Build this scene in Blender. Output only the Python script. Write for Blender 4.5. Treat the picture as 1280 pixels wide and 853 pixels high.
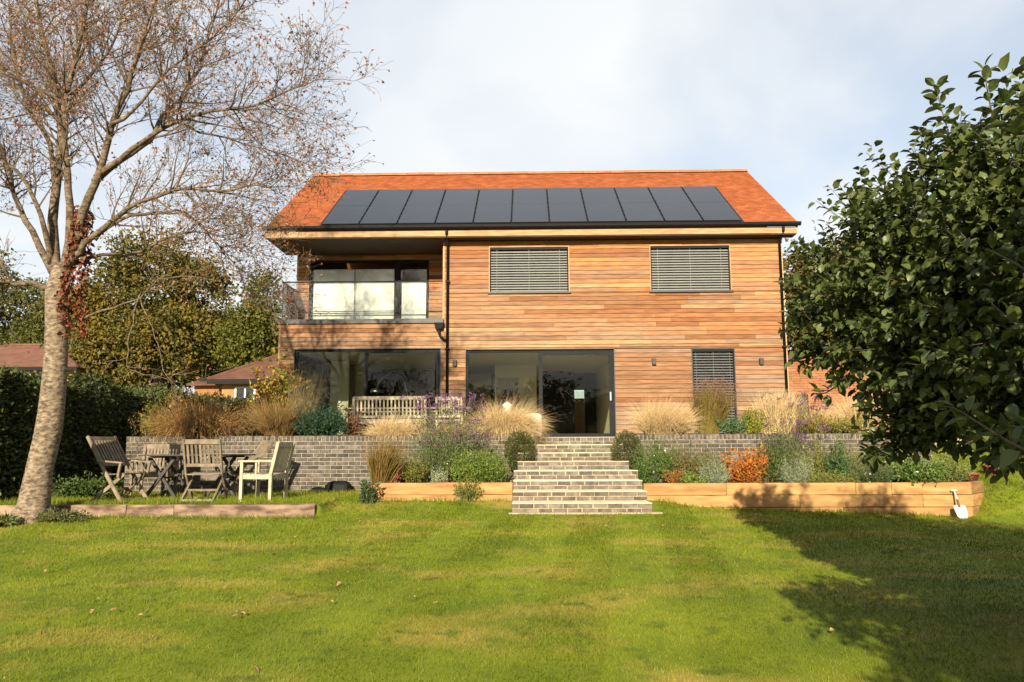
import bpy, math, random
import numpy as np
from mathutils import Vector, Matrix
PI = math.pi
rng = np.random.default_rng(7)
random.seed(7)
scene = bpy.context.scene
for o in list(bpy.data.objects): bpy.data.objects.remove(o)
COL = scene.collection

# ------------------------------------------------------------------ camera
F, PITCH, ROLL, YAW, ZC = 997.7, 0.1352, -0.0041, -0.0195, 1.041
fwd0 = Vector((math.sin(YAW), math.cos(YAW), 0)); right0 = Vector((math.cos(YAW), -math.sin(YAW), 0)); up0 = Vector((0, 0, 1))
FW = fwd0 * math.cos(PITCH) + up0 * math.sin(PITCH); U2 = up0 * math.cos(PITCH) - fwd0 * math.sin(PITCH)
RT = right0 * math.cos(ROLL) + U2 * math.sin(ROLL); UP = U2 * math.cos(ROLL) - right0 * math.sin(ROLL)
cam_data = bpy.data.cameras.new('camera'); cam = bpy.data.objects.new('camera', cam_data); COL.objects.link(cam)
cam_data.sensor_width = 36.0; cam_data.lens = F / 1280 * 36.0; cam_data.clip_end = 3000; cam_data.clip_start = 0.05
mw = Matrix.Identity(4)
for i, a in enumerate((RT, UP, -FW)):
    for j in range(3): mw[j][i] = a[j]
mw[2][3] = ZC
cam.matrix_world = mw
scene.camera = cam

# ------------------------------------------------------------------ sky and sun
SUN_EL, SUN_AZ = math.radians(22), math.radians(9)      # the sun stands behind the viewer, a little to the left
world = bpy.data.worlds.new('World'); scene.world = world; world.use_nodes = True
wn, wl = world.node_tree.nodes, world.node_tree.links
for n in list(wn): wn.remove(n)
w_out = wn.new('ShaderNodeOutputWorld'); w_bg = wn.new('ShaderNodeBackground')
sky = wn.new('ShaderNodeTexSky'); sky.sky_type = 'NISHITA'; sky.sun_disc = False
sky.sun_elevation = SUN_EL; sky.sun_rotation = PI + SUN_AZ; sky.air_density = 1.0; sky.dust_density = 1.2
SKY_STRENGTH = 0.063
tc = wn.new('ShaderNodeTexCoord'); sep = wn.new('ShaderNodeSeparateXYZ'); wl.new(tc.outputs['Generated'], sep.inputs[0])
def wmath(op, a, b):
    n = wn.new('ShaderNodeMath'); n.operation = op
    for i, v in enumerate((a, b)):
        if isinstance(v, (int, float)): n.inputs[i].default_value = v
        else: wl.new(v, n.inputs[i])
    return n.outputs[0]
zz = wmath('ADD', wmath('MAXIMUM', sep.outputs[2], 0.0), 0.22)
comb = wn.new('ShaderNodeCombineXYZ')
wl.new(wmath('DIVIDE', sep.outputs[0], zz), comb.inputs[0]); wl.new(wmath('DIVIDE', sep.outputs[1], zz), comb.inputs[1])
cl = wn.new('ShaderNodeTexNoise'); cl.inputs['Scale'].default_value = 1.15; cl.inputs['Detail'].default_value = 7; cl.inputs['Roughness'].default_value = 0.5
cl.inputs['Distortion'].default_value = 0.35
wl.new(comb.outputs[0], cl.inputs['Vector'])
ramp = wn.new('ShaderNodeValToRGB'); ramp.color_ramp.elements[0].position = 0.36; ramp.color_ramp.elements[1].position = 0.56
ramp.color_ramp.elements[0].color = (0.48, 0.48, 0.48, 1); ramp.color_ramp.elements[1].color = (0.97, 0.97, 0.97, 1)
wl.new(cl.outputs['Fac'], ramp.inputs[0])
cl2 = wn.new('ShaderNodeTexNoise'); cl2.inputs['Scale'].default_value = 0.55; cl2.inputs['Detail'].default_value = 4
wl.new(comb.outputs[0], cl2.inputs['Vector'])
ccol = wn.new('ShaderNodeMixRGB'); ccol.inputs[1].default_value = (4.9, 5.2, 5.5, 1); ccol.inputs[2].default_value = (5.95, 5.95, 5.85, 1)
ramp2 = wn.new('ShaderNodeValToRGB'); ramp2.color_ramp.elements[0].position = 0.38; ramp2.color_ramp.elements[1].position = 0.62
wl.new(cl2.outputs['Fac'], ramp2.inputs[0]); wl.new(ramp2.outputs[0], ccol.inputs[0])
mixs = wn.new('ShaderNodeMixRGB'); wl.new(ramp.outputs[0], mixs.inputs[0]); wl.new(sky.outputs[0], mixs.inputs[1]); wl.new(ccol.outputs[0], mixs.inputs[2])
wl.new(mixs.outputs[0], w_bg.inputs[0]); w_bg.inputs[1].default_value = SKY_STRENGTH
wl.new(w_bg.outputs[0], w_out.inputs[0])
sd = bpy.data.lights.new('sun', 'SUN'); sd.energy = 5.0; sd.angle = math.radians(0.55); sd.color = (1.0, 0.87, 0.66)
sun = bpy.data.objects.new('sun', sd); COL.objects.link(sun)
LDIR = Vector((math.sin(SUN_AZ) * math.cos(SUN_EL), math.cos(SUN_AZ) * math.cos(SUN_EL), -math.sin(SUN_EL)))
sun.rotation_euler = LDIR.to_track_quat('-Z', 'Y').to_euler(); sun.location = (-6, -20, 15)
vs = scene.view_settings; vs.view_transform = 'Standard'; vs.look = 'None'; vs.exposure = 1.48; vs.gamma = 1.0

def U(x, y, Y):
    """photo pixel -> point at depth Y (metres from the viewer along the garden)"""
    d = FW + RT * ((x - 640) / F) - UP * ((y - 426.5) / F)
    t = Y / d.y
    return Vector((d.x * t, Y, ZC + d.z * t))

# ------------------------------------------------------------------ materials
MATS = {}
ALB = 0.50          # base colours below were picked at exposure 0; the photograph is exposed brighter
def nt(name):
    m = bpy.data.materials.new(name); m.use_nodes = True
    n = m.node_tree.nodes; l = m.node_tree.links
    b = n.get('Principled BSDF'); return m, n, l, b
def rand_socket(n, l):
    oi = n.new('ShaderNodeObjectInfo'); g = n.new('ShaderNodeNewGeometry')
    a = n.new('ShaderNodeMath'); a.operation = 'ADD'; l.new(oi.outputs['Random'], a.inputs[0]); l.new(g.outputs['Random Per Island'], a.inputs[1])
    f = n.new('ShaderNodeMath'); f.operation = 'FRACT'; l.new(a.outputs[0], f.inputs[0])
    return f.outputs[0], oi, g
def mat(name, c1, c2=None, rough=0.75, scale=6.0, stretch=(1, 1, 1), rnd=0.15, bump=0.0, spec=0.3, objcol=False, metal=0.0, detail=5, lo=0.35, hi=0.65, bscale=None):
    if name in MATS: return MATS[name]
    m, n, l, b = nt(name); c2 = c2 or c1; c1 = tuple(v*ALB for v in c1); c2 = tuple(v*ALB for v in c2)
    r, oi, g = rand_socket(n, l)
    mp = n.new('ShaderNodeVectorMath'); mp.operation = 'MULTIPLY'; mp.inputs[1].default_value = stretch; l.new(g.outputs['Position'], mp.inputs[0])
    sc = n.new('ShaderNodeVectorMath'); sc.operation = 'SCALE'; sc.inputs[0].default_value = (37, 11, 5); l.new(oi.outputs['Random'], sc.inputs[3])
    ad = n.new('ShaderNodeVectorMath'); ad.operation = 'ADD'; l.new(mp.outputs[0], ad.inputs[0]); l.new(sc.outputs[0], ad.inputs[1])
    no = n.new('ShaderNodeTexNoise'); no.inputs['Scale'].default_value = scale; no.inputs['Detail'].default_value = detail; l.new(ad.outputs[0], no.inputs['Vector'])
    mr = n.new('ShaderNodeMapRange'); mr.inputs[1].default_value = lo; mr.inputs[2].default_value = hi; l.new(no.outputs['Fac'], mr.inputs[0])
    mx = n.new('ShaderNodeMixRGB'); mx.inputs[1].default_value = (*c1, 1); mx.inputs[2].default_value = (*c2, 1); l.new(mr.outputs[0], mx.inputs[0])
    out = mx.outputs[0]
    if objcol:
        mu = n.new('ShaderNodeMixRGB'); mu.blend_type = 'MULTIPLY'; mu.inputs[0].default_value = 1; l.new(out, mu.inputs[1]); l.new(oi.outputs['Color'], mu.inputs[2]); out = mu.outputs[0]
    hs = n.new('ShaderNodeHueSaturation'); l.new(out, hs.inputs['Color'])
    v = n.new('ShaderNodeMapRange'); v.inputs[3].default_value = 1 - rnd; v.inputs[4].default_value = 1 + rnd; l.new(r, v.inputs[0]); l.new(v.outputs[0], hs.inputs['Value'])
    l.new(hs.outputs[0], b.inputs['Base Color'])
    b.inputs['Roughness'].default_value = rough; b.inputs['Metallic'].default_value = metal; b.inputs['Specular IOR Level'].default_value = spec
    if bump:
        n2 = n.new('ShaderNodeTexNoise'); n2.inputs['Scale'].default_value = bscale or scale * 3; n2.inputs['Detail'].default_value = 4; l.new(ad.outputs[0], n2.inputs['Vector'])
        bp = n.new('ShaderNodeBump'); bp.inputs['Strength'].default_value = 0.6; bp.inputs['Distance'].default_value = bump; l.new(n2.outputs['Fac'], bp.inputs['Height']); l.new(bp.outputs[0], b.inputs['Normal'])
    MATS[name] = m; return m
def leafmat(name, cols, transl=0.25, rough=0.55, patch=None, pscale=0.5, spec=0.3):
    """foliage: one colour per leaf, chosen at random among cols; patch = colour the plant drifts to in places"""
    if name in MATS: return MATS[name]
    m, n, l, b = nt(name); cols = [tuple(v*ALB for v in c) for c in cols]; patch = tuple(v*ALB for v in patch) if patch else None
    r, oi, g = rand_socket(n, l)
    cr = n.new('ShaderNodeValToRGB'); el = cr.color_ramp.elements
    while len(el) < len(cols): el.new(0.5)
    for i, c in enumerate(cols): el[i].position = i / max(1, len(cols) - 1); el[i].color = (*c, 1)
    l.new(r, cr.inputs[0]); out = cr.outputs[0]
    if patch:
        no = n.new('ShaderNodeTexNoise'); no.inputs['Scale'].default_value = pscale; no.inputs['Detail'].default_value = 4; l.new(g.outputs['Position'], no.inputs['Vector'])
        mr = n.new('ShaderNodeMapRange'); mr.inputs[1].default_value = 0.45; mr.inputs[2].default_value = 0.68; l.new(no.outputs['Fac'], mr.inputs[0])
        mx = n.new('ShaderNodeMixRGB'); l.new(mr.outputs[0], mx.inputs[0]); l.new(out, mx.inputs[1]); mx.inputs[2].default_value = (*patch, 1); out = mx.outputs[0]
    l.new(out, b.inputs['Base Color']); b.inputs['Roughness'].default_value = rough; b.inputs['Specular IOR Level'].default_value = spec
    if transl:
        t = n.new('ShaderNodeBsdfTranslucent'); l.new(out, t.inputs[0]); ms = n.new('ShaderNodeMixShader'); ms.inputs[0].default_value = transl
        l.new(b.outputs[0], ms.inputs[1]); l.new(t.outputs[0], ms.inputs[2]); l.new(ms.outputs[0], n['Material Output'].inputs[0])
    MATS[name] = m; return m
def glassmat(name, tint, ior=1.5, rough=0.0):
    m, n, l, b = nt(name); n.remove(b)
    t = n.new('ShaderNodeBsdfTransparent'); t.inputs[0].default_value = (*tint, 1); g = n.new('ShaderNodeBsdfGlossy'); g.inputs['Roughness'].default_value = rough
    f = n.new('ShaderNodeFresnel'); f.inputs[0].default_value = ior; ms = n.new('ShaderNodeMixShader')
    l.new(f.outputs[0], ms.inputs[0]); l.new(t.outputs[0], ms.inputs[1]); l.new(g.outputs[0], ms.inputs[2]); l.new(ms.outputs[0], n['Material Output'].inputs[0])
    MATS[name] = m; return m

cedar = mat('cedar_cladding', (0.58, 0.52, 0.47), (1.26, 1.26, 1.25), rough=0.72, scale=2.2, stretch=(1.3, 1, 13), rnd=0.14, bump=0.0015, bscale=9, objcol=True, spec=0.2, detail=7, lo=0.25, hi=0.75)
cedar_trim = mat('cedar_trim', (0.46, 0.27, 0.12), (0.66, 0.42, 0.20), scale=3, stretch=(1, 1, 6), rough=0.7, bump=0.001)
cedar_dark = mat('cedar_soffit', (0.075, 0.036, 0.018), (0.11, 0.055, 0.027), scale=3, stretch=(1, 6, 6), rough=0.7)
charcoal = mat('anthracite_metal', (0.016, 0.017, 0.019), (0.021, 0.022, 0.024), rough=0.7, spec=0.12, rnd=0.03)
capping = mat('grey_capping', (0.050, 0.050, 0.052), (0.062, 0.062, 0.064), rough=0.5, rnd=0.03)
black_plastic = mat('black_plastic', (0.007, 0.007, 0.008), (0.010, 0.010, 0.011), rough=0.65, spec=0.15, rnd=0.03)
tile = mat('clay_roof_tile', (0.50, 0.150, 0.058), (0.60, 0.195, 0.076), rough=0.85, scale=3, rnd=0.14, bump=0.002, bscale=40, spec=0.15)
ridge_m = mat('clay_ridge', (0.52, 0.17, 0.07), (0.62, 0.23, 0.10), rough=0.85, scale=3, rnd=0.12)
solar = mat('solar_glass', (0.016, 0.019, 0.030), (0.020, 0.023, 0.035), rough=0.12, spec=0.3, rnd=0.05)
solar_frame = mat('black_aluminium', (0.010, 0.010, 0.011), rough=0.5, rnd=0.02)
slat_m = mat('blind_slat', (0.29, 0.295, 0.285), (0.33, 0.335, 0.325), rough=0.5, rnd=0.05)
slat_dark = mat('blind_slat_darker', (0.17, 0.172, 0.17), (0.21, 0.212, 0.21), rough=0.5, rnd=0.05)  # darker copy of the slat colour, for the narrow blind
pane = glassmat('window_glass', (0.88, 0.91, 0.84), ior=1.36)
clear_pane = glassmat('clear_glass', (0.97, 0.98, 0.96), ior=1.45)
balu = glassmat('balustrade_glass', (0.965, 0.985, 0.97), ior=1.6)
brick_grey = mat('grey_brick', (0.085, 0.076, 0.066), (0.19, 0.165, 0.138), rough=0.88, scale=14, rnd=0.38, bump=0.002, bscale=60, spec=0.15)
brick_step = mat('step_brick', (0.12, 0.105, 0.085), (0.25, 0.215, 0.165), rough=0.9, scale=9, rnd=0.30, bump=0.002, bscale=60, spec=0.15)
mortar = mat('mortar', (0.38, 0.305, 0.20), (0.56, 0.46, 0.31), rough=0.95, scale=12, rnd=0.02)
tread_m = mat('step_tread', (0.80, 0.65, 0.43), (1.05, 0.88, 0.62), rough=0.95, scale=7, rnd=0.08, bump=0.003, bscale=30)
brick_red = mat('red_brick', (0.40, 0.15, 0.065), (0.52, 0.21, 0.09), rough=0.9, scale=10, rnd=0.22)
sleeper_m = mat('timber_sleeper', (0.34, 0.165, 0.052), (0.62, 0.365, 0.135), rough=0.8, scale=2.2, stretch=(1, 1, 5), rnd=0.20, bump=0.004, bscale=8, detail=8, lo=0.3, hi=0.7)
sleeper_old = mat('weathered_sleeper', (0.11, 0.065, 0.042), (0.40, 0.27, 0.185), rough=0.9, scale=3.5, stretch=(1, 1, 3), rnd=0.12, bump=0.008, bscale=9, detail=8)
teak_grey = mat('grey_teak', (0.20, 0.155, 0.10), (0.33, 0.265, 0.18), rough=0.8, scale=9, rnd=0.16, bump=0.001)
teak_pale = mat('pale_teak', (0.50, 0.42, 0.27), (0.66, 0.57, 0.40), rough=0.75, scale=9, rnd=0.08)
teak_dark = mat('dark_stained_wood', (0.035, 0.030, 0.026), (0.06, 0.05, 0.043), rough=0.6, scale=9, rnd=0.1)
soil = mat('soil', (0.06, 0.042, 0.028), (0.11, 0.08, 0.05), rough=1, scale=18, bump=0.02)
paving = mat('terrace_paving', (0.34, 0.31, 0.26), (0.42, 0.38, 0.32), rough=0.9, scale=3)
plaster = mat('white_plaster', (1.5, 1.42, 1.14), rough=0.9, rnd=0.02)
room_floor = mat('timber_floor', (0.20, 0.14, 0.09), (0.26, 0.18, 0.11), rough=0.5, scale=2, stretch=(1, 8, 1))
unlit_tone = mat('unlit_black', (0.035, 0.032, 0.030), rough=0.7)  # near-black colour stands in for the unlit depth of the rooms
blind_white = mat('white_blind', (0.92, 0.92, 0.92), rough=0.85, rnd=0.02)
white_paint = mat('white_paint', (0.95, 0.93, 0.88), rough=0.6, rnd=0.02)
steel = mat('brushed_steel', (0.55, 0.55, 0.55), rough=0.35, metal=1.0, rnd=0.02)
lamp_metal = mat('lamp_housing', (0.05, 0.05, 0.052), rough=0.5)
terracotta = mat('terracotta', (0.45, 0.11, 0.04), (0.55, 0.16, 0.06), rough=0.85)
grey_tile = mat('brown_roof_tile', (0.155, 0.065, 0.04), (0.22, 0.10, 0.06), rough=0.9, scale=2, rnd=0.15)
bark = mat('smooth_bark', (0.11, 0.078, 0.05), (0.40, 0.31, 0.215), rough=0.95, scale=13, stretch=(1, 1, 2.0), rnd=0.02, bump=0.03, bscale=16, detail=12, lo=0.36, hi=0.66)
bark_twig = mat('twig_bark', (0.125, 0.085, 0.052), (0.22, 0.16, 0.10), rough=0.85, scale=3, rnd=0.25)
bark_dark = mat('dark_bark', (0.06, 0.048, 0.036), (0.10, 0.08, 0.06), rough=0.9, scale=5, rnd=0.1)

# ------------------------------------------------------------------ mesh helpers
def link(name, me, m=None, parent=None, loc=None):
    o = bpy.data.objects.new(name, me); COL.objects.link(o)
    if m is not None and me is not None and len(me.materials) == 0: me.materials.append(m)
    if parent is not None: o.parent = parent
    if loc is not None: o.location = loc
    return o
def npmesh(name, V, faces, smooth=False):
    """V (n,3); faces: list of (m,k) int arrays"""
    me = bpy.data.meshes.new(name); V = np.asarray(V, np.float32)
    faces = [np.asarray(f, np.int32) for f in faces if len(f)]
    me.vertices.add(len(V)); me.vertices.foreach_set('co', V.ravel())
    nl = sum(f.size for f in faces); npol = sum(len(f) for f in faces)
    me.loops.add(nl); me.polygons.add(npol)
    me.loops.foreach_set('vertex_index', np.concatenate([f.ravel() for f in faces]))
    tot = np.concatenate([np.full(len(f), f.shape[1], np.int32) for f in faces]); st = np.concatenate([[0], np.cumsum(tot)[:-1]]).astype(np.int32)
    me.polygons.foreach_set('loop_start', st)
    me.polygons.foreach_set('use_smooth', np.full(npol, smooth))
    me.update(calc_edges=True); me.validate(); return me
class MB:
    def __init__(s): s.v = []; s.f = []
    def quad(s, a, b, c, d): i = len(s.v); s.v += [tuple(a), tuple(b), tuple(c), tuple(d)]; s.f.append((i, i+1, i+2, i+3))
    def poly(s, pts): pts = list(pts); i = len(s.v); s.v += [tuple(p) for p in pts]; s.f.append(tuple(range(i, i+len(pts))))
    def hexa(s, c):
        i = len(s.v); s.v += [tuple(p) for p in c]
        for q in ((0,3,2,1),(4,5,6,7),(0,1,5,4),(1,2,6,5),(2,3,7,6),(3,0,4,7)): s.f.append(tuple(i+k for k in q))
        return s
    def box(s, x0, x1, y0, y1, z0, z1):
        s.hexa([(x0,y0,z0),(x1,y0,z0),(x1,y1,z0),(x0,y1,z0),(x0,y0,z1),(x1,y0,z1),(x1,y1,z1),(x0,y1,z1)]); return s
    def bar(s, p, q, w, t, upv=(0, 0, 1)):
        p, q = Vector(p), Vector(q); d = (q - p).normalized(); u = Vector(upv)
        sd_ = d.cross(u)
        if sd_.length < 1e-3: sd_ = d.cross(Vector((1, 0, 0)))
        sd_.normalize(); u = sd_.cross(d).normalized(); a = sd_ * (w / 2); b = u * (t / 2)
        s.hexa([p-a-b, p+a-b, q+a-b, q-a-b, p-a+b, p+a+b, q+a+b, q-a+b]); return s
    def tube(s, pts, rad, n=8, cap=True):
        pts = [Vector(p) for p in pts]; i0 = len(s.v); rad = [rad] * len(pts) if isinstance(rad, (int, float)) else rad
        pu = None
        for k, p in enumerate(pts):
            d = (pts[min(k+1, len(pts)-1)] - pts[max(k-1, 0)])
            d = d.normalized() if d.length > 1e-9 else Vector((0, 0, 1))
            u = pu if pu is not None else (Vector((1, 0, 0)) if abs(d.x) < 0.9 else Vector((0, 1, 0)))
            u = (u - d * u.dot(d)); u = u.normalized() if u.length > 1e-6 else d.orthogonal().normalized()
            pu = u; w = d.cross(u)
            for j in range(n):
                a = 2 * PI * j / n; s.v.append(tuple(p + (u * math.cos(a) + w * math.sin(a)) * rad[k]))
        for k in range(len(pts) - 1):
            for j in range(n):
                a, b = i0 + k*n + j, i0 + k*n + (j+1) % n; s.f.append((a, b, b+n, a+n))
        if cap:
            s.f.append(tuple(i0 + j for j in reversed(range(n)))); e = i0 + (len(pts)-1)*n; s.f.append(tuple(e + j for j in range(n)))
        return s
    def lathe(s, prof, n=16, c=(0, 0, 0)):
        i0 = len(s.v)
        for r, z in prof:
            for j in range(n): a = 2*PI*j/n; s.v.append((c[0] + r*math.cos(a), c[1] + r*math.sin(a), c[2] + z))
        for k in range(len(prof)-1):
            for j in range(n): a, b = i0+k*n+j, i0+k*n+(j+1) % n; s.f.append((a, b, b+n, a+n))
        return s
    def mesh(s, name, smooth=False):
        me = bpy.data.meshes.new(name); me.from_pydata(s.v, [], s.f); me.update()
        if smooth: me.polygons.foreach_set('use_smooth', [True] * len(me.polygons))
        return me
    def build(s, name, m, parent=None, smooth=False, bevel=0, loc=None):
        o = link(name, s.mesh(name, smooth), m, parent, loc)
        if bevel:
            bv = o.modifiers.new('bevel', 'BEVEL'); bv.width = bevel; bv.segments = 2; bv.limit_method = 'ANGLE'
        return o
def tag(o, label, cat, group=None):
    o['label'] = label; o['category'] = cat
    if group: o['group'] = group
    return o
def kind(o, k): o['kind'] = k; return o
def thing(name, label, cat, loc=(0, 0, 0), rotz=0, group=None):
    o = bpy.data.objects.new(name, None); COL.objects.link(o); o.location = loc; o.rotation_euler = (0, 0, rotz); o.empty_display_size = 0.2
    return tag(o, label, cat, group)
def copy_tree(o, parent=None):
    c = o.copy(); COL.objects.link(c)
    if parent is not None: c.parent = parent
    for ch in o.children: copy_tree(ch, c)
    return c
def unitbox(name, ch=0.0):
    """a box x 0..1, y 0..1, z 0..1"""
    return MB().box(0, 1, 0, 1, 0, 1).mesh(name)

# ------ foliage helpers (numpy)
def norm(a): return a / np.maximum(np.linalg.norm(a, axis=-1, keepdims=True), 1e-9)
def leaves(P, length, width, D=None, fold=0.25, droop=0.3, upb=0.5, var=0.3):
    """a folded, bent leaf (6 verts, 4 tris+quads) at each point; D = pointing direction"""
    N = len(P)
    if D is None: D = rng.normal(size=(N, 3))
    D = norm(D + rng.normal(size=(N, 3)) * 0.25)
    nrm = rng.normal(size=(N, 3)) * (1 - upb) + np.array([0, 0, 1.0]) * upb
    S = norm(np.cross(D, nrm)); nrm = norm(np.cross(S, D))
    L = (length * (1 + var * rng.uniform(-1, 1, N)))[:, None]; W = (width * (1 + var * rng.uniform(-1, 1, N)))[:, None]
    b = P; m = P + D * L * 0.5 - nrm * L * droop * 0.08; t = P + D * L * 0.95 - nrm * L * droop
    l = P + D * L * 0.45 + S * W * 0.5 + nrm * W * fold; r = P + D * L * 0.45 - S * W * 0.5 + nrm * W * fold
    V = np.stack([b, l, m, r, t], 1).reshape(-1, 3); i = (np.arange(N) * 5)[:, None]
    Fq = np.concatenate([i + np.array([[0, 2, 1]]), i + np.array([[0, 3, 2]]), i + np.array([[1, 2, 4]]), i + np.array([[2, 3, 4]])])
    return V, Fq
def fine_leaves(P, length, width, D, fold=0.22, droop=0.3, upb=0.75):
    N = len(P); D = norm(D + rng.normal(size=(N, 3)) * 0.15); nrm = rng.normal(size=(N, 3)) * (1 - upb) + np.array([0, 0, 1.0]) * upb
    S = norm(np.cross(D, nrm)); nrm = norm(np.cross(S, D)); L = np.broadcast_to(length, (N,))[:, None]; W = np.broadcast_to(width, (N,))[:, None]
    pt = lambda t, a: P + D * L * t - nrm * L * droop * t * t + S * W * a * .5 + nrm * W * abs(a) * fold
    V = np.stack([pt(0, 0), pt(.28, .9), pt(.3, 0), pt(.28, -.9), pt(.66, .86), pt(.68, 0), pt(.66, -.86), pt(1, 0)], 1).reshape(-1, 3); i = (np.arange(N) * 8)[:, None]
    T = np.concatenate([i + np.array([t]) for t in ((0, 2, 1), (0, 3, 2), (4, 5, 7), (5, 6, 7))]); Q = np.concatenate([i + np.array([q]) for q in ((1, 2, 5, 4), (2, 3, 6, 5))])
    return V, T, Q
def ribbons(P, D, L, w, droop, seg=4, curl=None, side=None):
    """arching blades: start P, direction D, length L; droop pulls them down along their length"""
    N = len(P); D = norm(D); L = np.broadcast_to(np.asarray(L, float), (N,))[:, None]; w = np.broadcast_to(np.asarray(w, float), (N,))[:, None]
    droop = np.broadcast_to(np.asarray(droop, float), (N,))[:, None]
    S = norm(np.cross(D, rng.normal(size=(N, 3))) if side is None else side); p = P.copy(); d = D.copy()
    V = []
    for k in range(seg + 1):
        t = k / seg; ww = w * (1 - t) ** 0.7
        if k < seg: V += [p - S * ww * 0.5, p + S * ww * 0.5]
        else: V += [p]
        d = norm(d + np.array([0, 0, -1.0]) * droop * (t + 0.15) + (curl if curl is not None else 0)); p = p + d * L / seg
    V = np.stack(V, 1); n = V.shape[1]; V = V.reshape(-1, 3); i = (np.arange(N) * n)[:, None]
    Q = np.concatenate([i + np.array([[2*k, 2*k+1, 2*k+3, 2*k+2]]) for k in range(seg - 1)]) if seg > 1 else np.zeros((0, 4), int)
    T = i + np.array([[2*seg-2, 2*seg-1, 2*seg]])
    return V, Q, T
def merge(parts):
    Vs, Qs, off = [], {}, 0
    for V, *fs in parts:
        for f in fs:
            if len(f): Qs.setdefault(f.shape[1], []).append(f + off)
        Vs.append(V); off += len(V)
    return np.concatenate(Vs), [np.concatenate(q) for q in Qs.values()]
def in_ellipsoid(n, shell=0.5):
    d = norm(rng.normal(size=(n, 3))); r = rng.uniform(shell ** 3, 1, n) ** (1/3); return d * r[:, None]

# ------------------------------------------------------------------ ground
def sm(x, a, b): t = np.clip((np.asarray(x, float) - a) / (b - a), 0, 1); return t * t * (3 - 2 * t)
def ground_h(X, Y):
    X = np.asarray(X, float); Y = np.asarray(Y, float)
    z = -0.45 + 0.0425 * np.clip(Y, -3, 13.5)
    z = z - 0.038 * np.clip(X - 2, 0, 6) * sm(Y, 7, 13)
    z = z + 0.09 * sm(Y, 12.5, 13.4) * sm(X, -3.4, -2.6) * (1 - sm(X, 2.0, 3.0))
    seat = np.where(X < -3.12, np.where(Y > 12.08, 0.235, z), z + (0.235 - z) * sm(Y, 11.9, 14.2)); k = 1 - sm(X, -3.1, -2.3)
    z = z * (1 - k) + seat * k
    kl = 1 - sm(X, -3.6, -2.8)
    z = z + 0.0 * kl
    kr = sm(X, 7.25, 8.1); bank = z + 0.55 * sm(Y, 12.6, 13.9) + 0.55 * sm(Y, 14, 17.5)
    z = z * (1 - kr) + bank * kr
    kf = 1 - sm(X, -8.6, -7.9); z = z + kf * 0.9 * sm(Y, 15.2, 20)
    z = z + 0.9 * sm(Y, 29, 33) + 0.055 * np.clip(Y - 30, 0, 60) + 0.035 * np.clip(Y - 90, 0, 200)
    z = z + 0.012 * np.sin(X * 1.3 + 0.4) * np.sin(Y * 0.9 + 1.0)
    return z
gx = np.concatenate([-np.geomspace(400, 14, 14), np.arange(-12, -3.2, 0.25), [-3.14, -3.10], np.arange(-3, 12.01, 0.25), np.geomspace(14, 400, 14)])
gy = np.concatenate([-np.geomspace(200, 8, 10), np.arange(-6, 0, 1.0), np.arange(0, 12, 0.25), [12.0, 12.06, 12.1], np.arange(12.25, 20, 0.25), np.arange(20, 60, 2.0), np.geomspace(62, 900, 16)])
GX, GY = np.meshgrid(gx, gy); GZ = ground_h(GX, GY)
nx, ny = len(gx), len(gy); idx = np.arange(nx * ny).reshape(ny, nx)
Fq = np.stack([idx[:-1, :-1], idx[:-1, 1:], idx[1:, 1:], idx[1:, :-1]], -1).reshape(-1, 4)
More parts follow.
